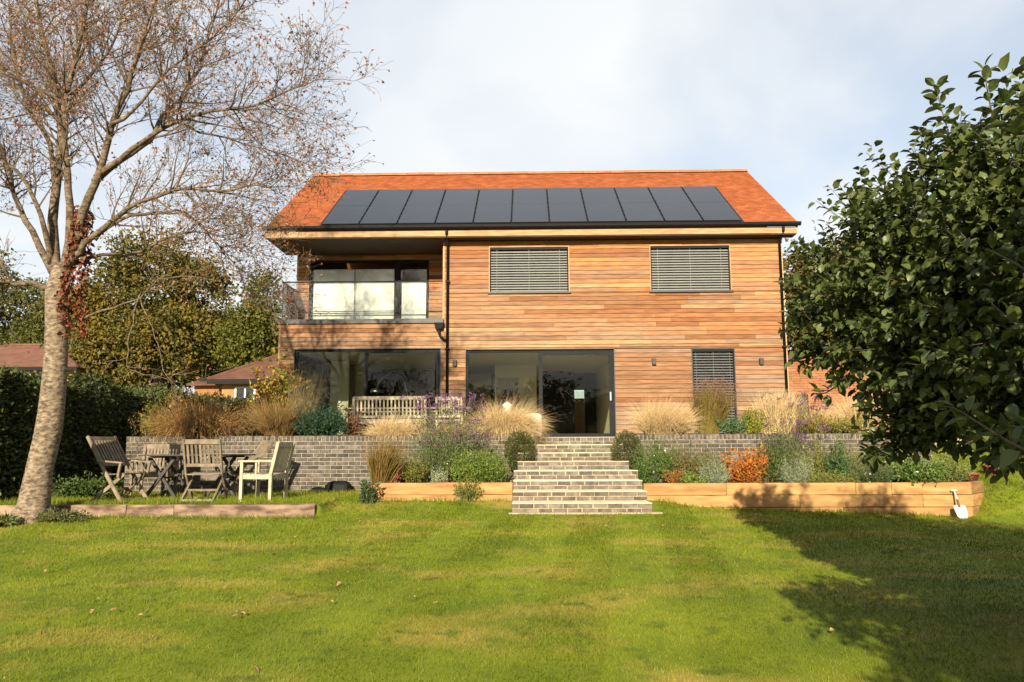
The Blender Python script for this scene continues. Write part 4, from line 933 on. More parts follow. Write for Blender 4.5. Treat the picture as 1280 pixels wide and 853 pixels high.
def folding_chair(loc, rz, label, m, arms=True, w=.52, back=1.0, recline=.30):
    """folding chair with crossed legs facing -y"""
    c = thing('folding_chair', label, 'chair', loc, rz); h = w / 2; bt = .12 + recline
    for s in (-1, 1):
        bx('back_post', m, c, ((s*h, -.30, .0), (s*h, .06, .46), .032, .055), ((s*h, .055, .45), (s*h, bt, back), .032, .05))
        bx('leg', m, c, ((s*(h-.04), .36, 0), (s*(h-.04), -.28, .44), .03, .055))
        if arms:
            bx('armrest', m, c, ((s*(h+.03), -.30, .62), (s*(h+.03), .20, .655), .055, .025)); bx('arm_support', m, c, ((s*(h+.03), -.22, .40), (s*(h+.03), -.26, .61), .028, .04))
    bx('stretcher', m, c, ((-h, -.27, .045), (h, -.27, .045), .03, .035)); bx('stretcher', m, c, ((-h+.05, .33, .045), (h-.05, .33, .045), .03, .035)); bx('stretcher', m, c, ((-h+.05, .10, .19), (h-.05, .10, .19), .025, .035))
    for k in range(7): y = -.28 + k * .066; bx('seat_slat', m, c, ((-h+.02, y, .455 - k*.004), (h-.02, y, .455 - k*.004), .05, .016))
    d = Vector((0, bt - .055, back - .45)); a = Vector((0, .055, .45))
    t0, t1, t2 = a + d * .24, a + d * .93, a + d * .27
    bx('top_rail', m, c, ((-h+.018, t1.y, t1.z), (h-.018, t1.y, t1.z), .026, .075)); bx('back_rail', m, c, ((-h+.018, t0.y, t0.z), (h-.018, t0.y, t0.z), .024, .05))
    n = 8
    for k in range(n): x = -h + .055 + (w - .11) * k / (n-1); p, q = a + d*.27, a + d*.89; bx('back_slat', m, c, ((x, p.y, p.z), (x, q.y, q.z), .036, .012))
    return c
seatp = lambda x, Y: (U(x, 600, Y).x, Y, float(ground_h(U(x, 600, Y).x, Y)) + .005)
folding_chair(seatp(152, 12.85), math.radians(72), 'reclining grey folding armchair nearest the bare tree', teak_grey, True, .54, 1.04, .36)
folding_chair(seatp(256, 12.75), math.radians(184), 'grey slatted folding chair with its back to the lawn', teak_grey, False, .56, .98, .12)
armchair(seatp(330, 12.95), math.radians(-98), 'pale bleached garden armchair beside the grey folding chair', teak_pale, .56)
armchair(seatp(192, 14.35), math.radians(6), 'small weathered garden chair tucked behind the dark table', teak_grey, .60)
folding_chair(seatp(303, 14.1), math.radians(-52), 'tilted grey slatted chair between the dark table and the wall', teak_grey, False, .52, .98, .34)
tp = seatp(247, 13.55)
tb = thing('garden_table', 'dark folding garden table with crossed legs amid the chairs', 'table', tp)
for k in range(9):
    y = -.40 + k * .10; bx('slat', teak_dark, tb, ((-.82, y, .735), (.82, y, .735), .088, .024))
bx('batten', teak_dark, tb, ((-.62, -.40, .705), (-.62, .40, .705), .05, .03)); bx('batten', teak_dark, tb, ((.62, -.40, .705), (.62, .40, .705), .05, .03))
for s in (-1, 1):
    for y in (-.30, .30):
        bx('leg', teak_dark, tb, ((s*.50-.27, y, 0), (s*.50+.22, y + .03, .70), .05, .05)); bx('leg', teak_dark, tb, ((s*.50+.27, y+.055, 0), (s*.50-.22, y + .055, .70), .05, .05))
    bx('stretcher', teak_dark, tb, ((s*.50, -.30, .36), (s*.50, .36, .36), .03, .03))

# terrace furniture
def bench(x, Y, label, m):
    p = U(x, 500, Y); b = thing('garden_bench', label, 'bench', (p.x, Y, TZ + .004), PI); w = 1.62; h = w/2
    for s in (-1, 1):
        bx('leg', m, b, ((s*h, -.25, 0), (s*h, -.25, .62), .06, .06)); bx('leg', m, b, ((s*h, .25, 0), (s*h, .33, .94), .06, .06)); bx('armrest', m, b, ((s*h, -.30, .635), (s*h, .28, .635), .07, .03))
    bx('top_rail', m, b, ((-h, .325, .92), (h, .325, .92), .035, .08)); bx('back_rail', m, b, ((-h, .28, .50), (h, .28, .50), .03, .055)); bx('apron', m, b, ((-h, .25, .39), (h, .25, .39), .03, .075))
    for k in range(18): X = -h + .08 + (w - .16) * k / 17; bx('back_slat', m, b, ((X, .285, .52), (X, .322, .885), .038, .014))
    for k in range(6): bx('seat_slat', m, b, ((-h, -.22 + k*.09, .44), (h, -.22 + k*.09, .44), .075, .02))
bench(490, 18.35, 'pale slatted garden bench on the terrace with its back to the garden', teak_pale)
def terrace_chair(x, label):
    p = U(x, 500, 18.3); return armchair((p.x, 18.3, TZ + .004), PI, label, teak_pale, .56)
terrace_chair(563, 'pale garden armchair on the terrace beside the slatted bench')
p = U(510, 500, 19.35); tt = thing('terrace_table', 'long pale wooden table on the terrace behind the bench', 'table', (p.x, 19.35, TZ + .004))
for k in range(7): bx('plank', teak_pale, tt, ((-1.55, -.42 + .14*k, .735), (1.55, -.42 + .14*k, .735), .135, .03))
for sx in (-1.4, 1.4):
    for sy in (-.36, .36): bx('leg', teak_pale, tt, ((sx, sy, 0), (sx, sy, .72), .07, .07))
bx('apron', teak_pale, tt, ((-1.38, -.36, .68), (1.38, -.36, .68), .03, .08)); bx('apron', teak_pale, tt, ((-1.38, .36, .68), (1.38, .36, .68), .03, .08))
p = U(667, 540, 16.9); cu = thing('white_lantern', 'white rounded garden lantern beside the blond grass by the steps', 'lantern', (p.x, 16.9, TZ + .004))
MB().lathe([(.0, .0), (.15, .0), (.17, .04), (.175, .40), (.165, .47), (.13, .50), (0, .505)], 20).build('shade', white_paint, cu, smooth=True); MB().lathe([(0, -.004), (.185, -.004), (.185, .02), (.16, .025)], 20).build('base', capping, cu)
p = U(634, 540, 17.6); pk = thing('white_candle_holder', 'slim white post shaped lantern poking above the blond grass', 'lantern', (p.x, 17.6, TZ + .004))
MB().box(-.07, .07, -.07, .07, 0, .70).build('post', white_paint, pk, bevel=.01); MB().lathe([(.1, .70), (.1, .73), (0, .80)], 4).build('cap', white_paint, pk)

# pots, spade, black sack
def pot(x, y, Y, z, r, h, label, m=None):
    p = U(x, y, Y); o = MB().lathe([(0, 0), (r*.72, 0), (r*.95, h*.82), (r*1.08, h*.82), (r*1.1, h), (r*.96, h), (r*.92, h*.9), (0, h*.88)], 22).build('flower_pot', m or terracotta, smooth=True, loc=(p.x, Y, z)); return tag(o, label, 'pot')
pot(467, 600, 13.62, .22, .10, .24, 'orange terracotta pot holding the striped grass by the planter end')
for x, Y, z, lab in ((1213, 14.6, .55, 'small terracotta pot on the grass bank under the apple tree'), (1238, 14.9, .62, 'shade toned terracotta pot beside another pot under the apple tree')):
    q = U(x, 585, Y); pot(x, 585, Y, gnd(q.x, Y), .13, .2, lab, mat('shaded_terracotta', (.26, .055, .03), (.34, .08, .04), rough=.85))  # darker copy of the terracotta, with the shade under the tree in its colour
q = U(1203, 648, 13.12); sp = thing('garden_spade', 'small steel garden spade leaning against the timber planter', 'spade', (q.x, 13.12, gnd(q.x, 13.12)))
bl = MB(); bm_pts = []
tip = Vector((0.02, 0, .0)); top = U(1192, 612, 13.36) - Vector(sp.location); ax = (top - tip).normalized(); sx = Vector((0, 1, 0)).cross(ax).normalized(); nn = ax.cross(sx)
Ls = (top - tip).length
prev = None
for t, wd, cv in ((0, .055, .0), (.04, .085, .004), (.12, .095, .008), (.22, .095, .010), (.235, .06, .008)):
    rowp = [tip + ax * t + sx * (wd * a) + nn * (cv * (1 - a*a)) for a in (-1, -.5, 0, .5, 1)]
    if prev:
        for i in range(4): bl.quad(prev[i], prev[i+1], rowp[i+1], rowp[i])
        for i in range(4): bl.quad(prev[i+1] - nn*.002, prev[i] - nn*.002, rowp[i] - nn*.002, rowp[i+1] - nn*.002)
    prev = rowp
bl.build('blade', mat('galvanised_blade', (.66, .66, .65), rough=.42, rnd=.02, spec=.5), sp, smooth=True)
MB().tube([tip + ax * .20 + nn*.006, tip + ax * .33], [.019, .016], 10).build('socket', mat('socket_wood', (.20, .09, .04), rough=.6), sp, smooth=True)
MB().tube([tip + ax * .33, tip + ax * (Ls - .02)], .0145, 10).tube([tip + ax * (Ls - .02) - sx*.05, tip + ax * (Ls - .02) + sx*.05], .013, 8).build('handle', mat('pale_handle', (.72, .70, .64), rough=.5), sp, smooth=True)
q = U(416, 617, 14.95)
def lump(name, label, cat, loc, r, m, jit=.2, seed=3, box=False):
    import bmesh
    bm = bmesh.new(); bmesh.ops.create_icosphere(bm, subdivisions=3, radius=1); rs = random.Random(seed)
    from mathutils import noise
    for v in bm.verts:
        k = 1 + jit * noise.noise(v.co * 1.7 + Vector((seed, 0, 0))) + jit*.5 * noise.noise(v.co * 4)
        c = v.co * k
        if box: c = Vector((math.copysign(abs(c.x) ** .6, c.x), math.copysign(abs(c.y) ** .6, c.y), math.copysign(abs(c.z) ** .7, c.z)))
        v.co = Vector((c.x*r[0], c.y*r[1], max(c.z, -.55)*r[2]))
    me = bpy.data.meshes.new(name); bm.to_mesh(me); bm.free(); me.polygons.foreach_set('use_smooth', [True]*len(me.polygons))
    o = link(name, me, m, None, loc); return tag(o, label, cat)
sk = thing('plastic_sack', 'crumpled black plastic sack lying on the grass by the grey wall', 'sack', (q.x, 14.95, gnd(q.x, 14.95)))
o1 = lump('body', '', '', (.10, 0, .085), (.24, .15, .15), black_plastic, .15, 5, True); o2 = lump('neck', '', '', (-.24, -.02, .045), (.20, .12, .08), black_plastic, .4, 9)
for o_ in (o1, o2):
    del o_['label']; del o_['category']; o_.parent = sk

# ------------------------------------------------------------------ planting
def place(x0, x1, yt, Y, z):
    c = (x0 + x1) / 2; p = U(c, 540, Y); w = (x1 - x0) / F * Y; h = U(c, yt, Y).z - z; return Vector((p.x, Y, z)), w / 2, max(.1, h)
def tussock(label, x0, x1, yt, Y, z, cols, n=900, droop=.28, spread=.55, w=.005, cat='grass plant', name='ornamental_grass', lean=(0, 0), plume=None, minh=.5):
    n = int(n * 2.1); w *= 1.55; c, r, h = place(x0, x1, yt, Y, z); h *= 1.12; droop *= 1.35; r *= 1.15; lean = (lean[0] + .12, lean[1]); T = thing(name, label, cat, tuple(c))
    a = rng.uniform(0, 2*PI, n); rr = np.sqrt(rng.uniform(0, 1, n)) * r * .45
    P = np.stack([np.cos(a)*rr, np.sin(a)*rr*.8, np.full(n, -.03)], 1)
    out = rng.uniform(0, 1, n) ** 1.2 * spread * (r / h) * 1.3
    aa = a + rng.normal(0, .5, n)
    D = np.stack([np.cos(aa)*out + lean[0], np.sin(aa)*out*.8 + lean[1], np.ones(n)], 1)
    V, Q, Tt = ribbons(P, D, h * rng.uniform(minh, 1.22, n), w * rng.uniform(.6, 1.3, n), droop * rng.uniform(.3, 1.6, n), 5)
    kind(link('blades', npmesh('blades', V, [Q, Tt]), leafmat('grass_' + label[:14], cols, .3), T), 'stuff')
    if plume:
        k = n // 3; i = rng.integers(0, n, k); tipv = V.reshape(n, -1, 3)[i, -1]
        Pp = tipv[:, None, :] + rng.normal(size=(k, 5, 3)) * np.array([.02, .02, .05]); V2, F2 = leaves(Pp.reshape(-1, 3), .05, .008, rng.normal(size=(k*5, 3)) * .5 + np.array([.1, 0, 1]), upb=.1)
        kind(link('plume', npmesh('plume', V2, [F2]), leafmat('plume_' + label[:14], plume, .3), T), 'stuff')
    return T
def bush(label, x0, x1, yt, Y, z, cols, n=1500, ls=.05, asp=.4, name='shrub', cat='shrub', flowers=None, stems=14, shell=.35, depth=None, upb=.4, rag=.22, transl=.25, fl_n=40, fl_s=.03):
    n = int(n * 1.9); ls *= 1.18; c, r, h = place(x0, x1, yt, Y, z); h *= (1.25 if z < 1 else 1.1); r *= 1.05; cols = [(c_[0]*1.25, c_[1]*1.38, c_[2]*1.0) for c_ in cols]; T = thing(name, label, cat, tuple(c)); dy = depth or min(r, .45)
    per = 16; k = max(10, n // per); q = in_ellipsoid(k, shell); q[:, 2] = q[:, 2] * .5 + .52; r *= 1.12
    cc = q * np.array([r, dy, h]) * rng.uniform(.72, 1.22, (k, 1)); foot = cc * np.array([.45, .45, 0]) + rng.normal(size=(k, 3)) * np.array([.03, .03, 0])
    # leaves strung along shoots that rise from the plant's foot
    t = rng.uniform(.25, 1, (k, per, 1)) ** .8; P = foot[:, None, :] + (cc - foot)[:, None, :] * t + rng.normal(size=(k, per, 3)) * np.array([r*rag*.32, dy*rag*.32, h*rag*.22]); P = P.reshape(-1, 3); P[:, 2] = np.maximum(P[:, 2], .01)
    D = np.repeat(norm(cc - foot), per, 0) * .75 + rng.normal(size=P.shape) * .6
    V, Fm = leaves(P, ls, ls * asp, D, upb=upb, var=.4)
    kind(link('foliage', npmesh('foliage', V, [Fm]), leafmat('leaf_' + label[:22], cols, transl), T), 'stuff')
    s = MB()
    for i in range(stems * 3):
        j = rng.integers(0, k); e = Vector(cc[j]); f_ = Vector(foot[j]); s.tube([(f_.x, f_.y, -.04), tuple(f_.lerp(e, .5)), tuple(e)], [.007, .005, .003], 4, cap=False)
    kind(s.build('stems', mat('green_stem', (.13, .12, .05), (.20, .16, .08), rough=.8), T), 'stuff')
    if flowers:
        i = rng.integers(0, len(P), fl_n); Pf = P[i] * np.array([1.04, 1.04, 1.03]); V, Fm = leaves(np.repeat(Pf, 5, 0), fl_s, fl_s * .6, rng.normal(size=(fl_n*5, 3)), upb=.5)
        kind(link('flowers', npmesh('flowers', V, [Fm]), leafmat('flower_' + label[:22], flowers, .25), T), 'stuff')
    return T
def verbena(label, x0, x1, yt, Y, z, n=60, heads=((.22, .075, .25), (.30, .12, .32), (.15, .055, .15)), leafc=((.06, .09, .02), (.10, .12, .03)), low=.55):
    c, r, h = place(x0, x1, yt, Y, z); T = thing('verbena', label, 'flowering plant', tuple(c)); s = MB(); hp = []
    for i in range(n):
        a = random.uniform(0, 6.28); q = random.random() ** .6; base = Vector((math.cos(a)*q*r*.6, math.sin(a)*q*.22, -.03)); tip = Vector((math.cos(a)*q*r*1.05 + random.gauss(0, .05), math.sin(a)*q*.35, h * random.uniform(low, 1.0)))
        mid = base.lerp(tip, .5) + rvec(.02); s.tube([base, mid, tip], [.0035, .003, .002], 3, cap=False)
        for j in range(random.randint(1, 3)):
            e = tip + Vector((random.gauss(0, .045), random.gauss(0, .03), random.uniform(-.03, .05))); s.tube([mid.lerp(tip, .8), e], [.002, .0015], 3, cap=False); hp.append(tuple(e))
    kind(s.build('stems', mat('verbena_stem', (.12, .14, .05), (.20, .16, .08), rough=.8), T), 'stuff')
    P = np.repeat(np.array(hp), 9, 0) + rng.normal(size=(len(hp)*9, 3)) * np.array([.018, .018, .010]); V, Fm = leaves(P, .030, .022, None, upb=.6)
    kind(link('flowers', npmesh('flowers', V, [Fm]), leafmat('verbena_flower', list(heads), .2), T), 'stuff')
    m = n * 12; a = rng.uniform(0, 2*PI, m); q = rng.uniform(0, 1, m) ** .6; P = np.stack([np.cos(a)*q*r*.8, np.sin(a)*q*.3, rng.uniform(0, 1, m) ** 1.6 * h * .7], 1); V, Fm = leaves(P, .06, .014, np.stack([np.cos(a), np.sin(a), np.full(m, .6)], 1), upb=.3)
    kind(link('foliage', npmesh('foliage', V, [Fm]), leafmat('verbena_leaf', list(leafc), .25), T), 'stuff')
BLOND = [(.86, .60, .27), (1.05, .78, .40), (1.2, .95, .54), (.72, .48, .20)]
BROWN = [(.36, .19, .06), (.60, .33, .10), (.78, .46, .16), (.28, .18, .06)]
TZs = TZ + .03
# terrace bed, left of the steps
bush('yellow green shrub spilling over the hedge end of the grey wall', 178, 222, 500, 15.9, TZs, [(.20, .17, .02), (.32, .26, .03), (.12, .13, .02)], 1300, .05, .5)
tussock('big tawny grass flopping over the brick wall behind the chairs', 196, 300, 497, 15.75, TZs, BROWN, 1500, .50, .9, .008, lean=(-.12, -.25), plume=[(.42, .26, .10), (.52, .34, .14)])
bush('bronze leaved perennial between two tawny grasses on the wall', 296, 340, 496, 16.2, TZs, [(.13, .05, .02), (.22, .09, .03), (.12, .12, .03)], 1100, .07, .3, name='perennial', cat='plant')
tussock('pale tawny grass leaning beside the dark green spurge', 318, 380, 500, 15.7, TZs, [(.40, .24, .08), (.55, .36, .13), (.28, .20, .07)], 1000, .40, .8, .006, lean=(-.2, -.1))
bush('orange and yellow leaved shrub against the left house corner', 312, 372, 446, 17.4, TZs, [(.42, .15, .02), (.52, .28, .03), (.28, .24, .03), (.14, .15, .02)], 900, .10, .6, rag=.34, shell=.2)
tussock('tall feathery grass in front of the left glazed corner', 345, 400, 470, 16.3, TZs, [(.34, .26, .12), (.45, .36, .18), (.25, .2, .08)], 260, .18, .5, .004)
bush('dark blue green spurge mound on top of the grey wall', 366, 434, 511, 15.65, TZs, [(.018, .05, .03), (.03, .075, .045), (.05, .10, .06)], 2600, .06, .28, name='spurge', cat='plant', shell=.5, rag=.16)
bush('small purple red leaved plant beside the terrace bench', 430, 450, 518, 15.8, TZs, [(.16, .045, .04), (.24, .09, .07), (.14, .12, .04)], 500, .05, .5, name='perennial', cat='plant')
tussock('blond feather grass in front of the slatted terrace bench', 446, 548, 519, 15.7, TZs, BLOND, 2600, .50, .85, .0045, lean=(.02, -.12))
tussock('bleached feather grass below the white terrace armchair', 530, 612, 524, 15.75, TZs, BLOND, 1700, .5, .9, .0045)
verbena('purple verbena swaying in front of the white terrace armchair', 505, 606, 493, 15.55, TZs, 85)
tussock('large blond feather grass blown sideways beside the white lantern', 588, 676, 500, 15.7, TZs, BLOND, 2800, .55, .95, .0045, lean=(.10, -.12))
# terrace bed, right of the steps
tussock('blond feather grass right of the sliding door', 788, 870, 502, 15.75, TZs, [(.92, .68, .34), (1.12, .88, .5), (1.25, 1.02, .64)], 2400, .40, .8, .0045, lean=(.06, -.08))
tussock('upright olive grass with reddish plumes by the narrow blind', 862, 908, 492, 15.8, TZs, [(.22, .20, .03), (.34, .27, .05), (.26, .13, .05)], 1000, .22, .6, .007, plume=[(.32, .13, .08), (.40, .22, .12)])
bush('blue green spurge at the foot of the narrow blind', 898, 932, 522, 15.6, TZs, [(.05, .13, .08), (.09, .18, .11), (.20, .20, .04)], 800, .055, .3, name='spurge', cat='plant')
bush('yellow green spurge next to the tall pale grass', 926, 956, 512, 15.7, TZs, [(.24, .24, .03), (.36, .32, .04), (.12, .16, .03)], 800, .05, .35, name='spurge', cat='plant')
tussock('tall upright pale grass below the right wall light', 944, 1000, 496, 15.8, TZs, BLOND, 1500, .20, .55, .005)
verbena('dark headed verbena against the right downpipe', 950, 1036, 492, 15.7, TZs, 54, heads=((.19, .07, .18), (.26, .11, .26), (.12, .07, .06)))
tussock('straw coloured grass between the house corner and brick outbuilding', 1000, 1052, 512, 15.8, TZs, BLOND, 1300, .3, .7, .005)
bush('low yellowing perennials in front of the brick outbuilding', 1000, 1082, 519, 15.65, TZs, [(.24, .21, .04), (.34, .25, .06), (.16, .16, .04)], 1700, .045, .4, name='perennial', cat='plant', flowers=[(.25, .10, .30)], fl_n=16)
tussock('bleached grass at the far end of the right wall', 1050, 1098, 500, 15.9, TZs, BLOND, 1400, .3, .7, .005)
bush('rusty red perennial behind the yellowing plants', 1058, 1084, 517, 16.1, TZs, [(.26, .09, .03), (.18, .10, .03)], 400, .05, .4, name='perennial', cat='plant')
# left planter
PZ = .44
tussock('striped green and gold grass growing in the terracotta pot', 458, 494, 556, 13.62, .42, [(.20, .17, .03), (.34, .25, .06), (.42, .20, .06), (.12, .13, .03)], 420, .16, .9, .009)
bush('crimson sedum flowering at the end of the short planter', 479, 503, 583, 13.75, PZ, [(.34, .05, .05), (.44, .12, .10), (.12, .13, .04)], 600, .04, .5, name='sedum', cat='plant')
bush('yellow green low perennial beside the crimson sedum', 498, 535, 577, 14.0, PZ, [(.22, .21, .04), (.15, .16, .03), (.28, .22, .06)], 900, .04, .35, name='perennial', cat='plant')
bush('tall aster clump with fading mauve flowers left of the steps', 508, 606, 530, 14.5, PZ, [(.07, .12, .03), (.12, .17, .05), (.18, .19, .07), (.05, .09, .025)], 3800, .05, .22, name='aster', cat='plant', flowers=[(.20, .09, .16), (.28, .14, .22), (.16, .10, .08)], fl_n=170, fl_s=.028, rag=.3)
bush('silver cotton lavender tuft in the short planter', 539, 557, 587, 13.65, PZ, [(.34, .36, .29), (.46, .48, .40)], 600, .03, .25, name='cotton_lavender', cat='plant')
bush('fresh green shrub spilling over the short planter', 562, 632, 570, 13.75, PZ, [(.08, .14, .02), (.14, .20, .03), (.24, .26, .04)], 2300, .05, .3, flowers=[(.55, .5, .3)], fl_n=20, fl_s=.02, rag=.26)
bush('trailing shrub shoots hanging in front of the short planter', 568, 606, 604, 13.38, .24, [(.10, .14, .02), (.16, .18, .04), (.20, .14, .06)], 500, .045, .3, depth=.08, rag=.3)
def ball(label, x0, x1, yt, yb, Y):
    c = (x0+x1)/2; b = U(c, yb, Y); r = (x1-x0)/2/F*Y; hh = (U(c, yt, Y).z - b.z)/2; T = thing('box_ball', label, 'shrub', tuple(b)); n = 4200
    q = norm(rng.normal(size=(n, 3))); P = q * np.array([r, r, hh]) * rng.uniform(.70, 1.07, (n, 1)) + np.array([0, 0, hh]); V, Fm = leaves(P, .034, .016, q + rng.normal(size=(n, 3))*.5, upb=.2)
    kind(link('foliage', npmesh('foliage', V, [Fm]), leafmat('box_leaf', [(.05, .07, .012), (.09, .105, .016), (.14, .14, .022), (.07, .08, .014)], .2), T), 'stuff')
    s = MB()
    for k in range(6): a = k*1.05; s.tube([(0, 0, -.25), (math.cos(a)*r*.6, math.sin(a)*r*.6, hh*1.2)], [.02, .006], 5)
    kind(s.build('stems', bark_dark, T), 'stuff')
ball('clipped box ball beside the steps next to the blond grass', 632, 669, 540, 588, 14.75)
ball('clipped box bush at the foot of the right retaining wall by the steps', 766, 803, 540, 592, 14.7)
# right planter
PZ = .42
bush('leafy green aster spreading beside the right of the steps', 790, 838, 556, 14.2, PZ, [(.06, .12, .025), (.10, .16, .035), (.16, .19, .05)], 2000, .05, .25, name='aster', cat='plant', rag=.28, flowers=[(.24, .13, .22)], fl_n=22)
bush('brown and green perennials with yellow seed heads in the long planter', 826, 884, 560, 14.3, PZ, [(.12, .14, .035), (.19, .17, .05), (.24, .15, .06), (.08, .11, .025)], 2300, .045, .25, name='perennial', cat='plant', rag=.28, flowers=[(.55, .42, .16), (.5, .3, .1)], fl_n=34, fl_s=.025)
bush('little orange leaved plant at the planter edge by the steps', 830, 856, 590, 13.68, PZ, [(.40, .15, .03), (.30, .10, .03), (.2, .14, .03)], 450, .04, .45, name='perennial', cat='plant')
bush('low lime green plant next to the little orange plant', 850, 876, 594, 13.62, PZ, [(.20, .24, .04), (.14, .2, .04)], 350, .045, .5, name='perennial', cat='plant')
bush('silver lavender mound left of the orange spurge', 874, 908, 580, 13.7, PZ, [(.22, .26, .20), (.32, .35, .28), (.40, .42, .35)], 1300, .045, .12, name='lavender', cat='plant', upb=.1)
bush('orange leaved spurge glowing in the middle of the long planter', 904, 954, 567, 14.0, PZ, [(.46, .10, .014), (.55, .15, .02), (.55, .22, .04), (.30, .07, .015)], 900, .075, .32, name='spurge', cat='plant', rag=.22)
bush('tall green aster with mauve flowers behind the silver mounds', 952, 1006, 536, 14.5, PZ, [(.07, .11, .03), (.12, .15, .045), (.17, .17, .06)], 2400, .05, .2, name='aster', cat='plant', flowers=[(.24, .12, .26), (.18, .08, .16)], fl_n=60, rag=.3)
bush('silver lavender mound right of the orange spurge', 974, 1012, 576, 13.7, PZ, [(.26, .30, .25), (.38, .41, .36), (.46, .48, .43)], 1400, .045, .12, name='lavender', cat='plant', upb=.1)
bush('olive yellow perennial with mauve flowers behind the right silver mound', 1000, 1036, 558, 14.2, PZ, [(.19, .19, .04), (.26, .22, .06), (.12, .14, .03)], 1300, .045, .25, name='perennial', cat='plant', flowers=[(.28, .13, .30)], fl_n=16)
bush('dark green pointed perennial between the yellow plants', 1028, 1060, 562, 14.0, PZ, [(.035, .09, .03), (.06, .12, .04), (.09, .15, .05)], 1200, .05, .35, name='perennial', cat='plant')
bush('low yellow green ground cover at the planter edge', 1004, 1076, 591, 13.6, PZ, [(.17, .18, .04), (.24, .22, .06)], 1100, .035, .35, name='perennial', cat='plant', depth=.14)
bush('pale airy perennial with bleached stems beside the lavender', 1052, 1086, 562, 14.5, PZ, [(.28, .25, .11), (.36, .32, .16), (.17, .18, .06)], 700, .045, .2, name='perennial', cat='plant', rag=.32)
bush('dark lavender bush drooping over the planter edge', 1062, 1110, 578, 13.62, PZ, [(.05, .09, .03), (.08, .12, .04), (.12, .13, .06)], 1700, .045, .16, name='lavender', cat='plant', flowers=[(.16, .12, .34)], fl_n=26, fl_s=.025)
bush('pale green bushy perennial under the apple tree', 1098, 1150, 562, 14.2, PZ, [(.22, .22, .08), (.28, .26, .11), (.14, .16, .05)], 1700, .045, .25, name='perennial', cat='plant', flowers=[(.5, .5, .6)], fl_n=10)
bush('green cranesbill with a few blue flowers by the spade', 1118, 1172, 578, 13.62, PZ, [(.07, .13, .03), (.12, .18, .04), (.18, .21, .06)], 1500, .05, .6, name='cranesbill', cat='plant', flowers=[(.30, .26, .62)], fl_n=7, fl_s=.04)
bush('light green feathery plant at the end of the long planter', 1150, 1206, 566, 14.0, PZ, [(.13, .17, .04), (.20, .22, .06), (.26, .24, .09)], 1800, .05, .25, name='perennial', cat='plant')
# weeds by the tree and on the bank
bush('fern like weeds at the lawn edge below the bare tree', -14, 22, 654, 11.0, gnd(-7, 11), [(.08, .12, .03), (.14, .17, .05), (.22, .15, .07)], 420, .09, .35, name='weed', cat='plant', rag=.3)
bush('straggly weeds around the foot of the bare trunk', 52, 118, 640, 11.45, gnd(-6.6, 11.45), [(.10, .12, .04), (.17, .15, .06), (.07, .09, .025)], 700, .05, .3, name='weed', cat='plant', depth=.25, rag=.34)
bush('low ivy and weeds at the foot of the dark hedge', 60, 150, 600, 13.6, .24, [(.04, .07, .015), (.08, .11, .02)], 1300, .055, .6, name='ivy', cat='plant', depth=.5)
bush('small weed in the grass at the left end of the short planter', 452, 474, 604, 13.15, .2, [(.05, .09, .04), (.10, .13, .06)], 220, .07, .4, name='weed', cat='plant', depth=.1)

# ------------------------------------------------------------------ neighbours
def bungalow(name, label, x0, x1, ye, yr, Y, depth, roofm, wallm, hips=(2.5, 2.5)):
    a, b = U(x0, ye, Y), U(x1, ye, Y); zr = U((x0+x1)/2, yr, Y + depth/2).z; ze = a.z; zg = min(gnd(a.x, Y), ze - 2.3)
    B = thing(name, label, 'building', ((a.x+b.x)/2, Y, zg)); o = Vector(B.location)
    X0, X1 = a.x - o.x, b.x - o.x; e = .4; zt = ze - o.z; zr -= o.z
    MB().box(X0, X1, 0, depth, -1, zt).build('wall', wallm, B)
    r = MB(); c = [(X0-e, -e, zt-.05), (X1+e, -e, zt-.05), (X1+e, depth+e, zt-.05), (X0-e, depth+e, zt-.05)]; p, q = (X0 + hips[0], depth/2, zr), (X1 - hips[1], depth/2, zr)
    r.quad(c[0], c[1], q, p); r.quad(c[2], c[3], p, q); r.poly([c[1], c[2], q]); r.poly([c[3], c[0], p]); r.quad(c[3], c[2], c[1], c[0])
    R_ = r.build('roof', roofm, B)
    kind(MB().tube([p, q], .09, 6).tube([c[0], p], .08, 6).tube([c[1], q], .08, 6).build('ridge_tiles', roofm, R_), 'stuff')
    MB().box(X0-e-.02, X1+e+.02, -e-.03, -e+.01, zt-.22, zt-.04).build('fascia', black_plastic, R_)
    return B, X0, X1, zt
def win(B, x0, x1, z0, z1, m=None):
    f = MB(); f = frame_boxes(f, x0, x1, z0, z1, -.05, .03, .07); mx = (x0+x1)/2; f.box(mx-.03, mx+.03, -.045, .03, z0+.07, z1-.07); w = f.build('window', white_paint, B); MB().box(x0+.07, mx-.03, -.01, -.004, z0+.07, z1-.07).build('pane', dark_glass, w); MB().box(mx+.03, x1-.07, -.01, -.004, z0+.07, z1-.07).build('pane', dark_glass, w)
dark_glass = mat('dark_pane', (.03, .035, .04), rough=.08, spec=.6, rnd=.02)
buff = mat('orange_brick', (.42, .19, .07), (.52, .25, .10), rough=.9, scale=3)
B, a, b, zt = bungalow('bungalow', 'low brick bungalow with brown hipped roof left of the bare trunk', -150, 92, 460, 432, 40, 8, grey_tile, buff, (4, 3.2))
win(B, b - 3.2, b - 1.2, zt - 1.3, zt - .25)
B, a, b, zt = bungalow('bungalow', 'low brick bungalow with brown hipped roof beside the house corner', 278, 372, 474, 434, 30, 5.5, grey_tile, buff, (2.3, .6))
win(B, a + .5, a + 1.3, zt - 1.3, zt - .3)
ann = U(250, 478, 30.5); an = thing('garden_room', 'small lean to extension with a glazed roof beside the bungalow', 'building', (ann.x + .7, 30.5, ann.z - 2.2))
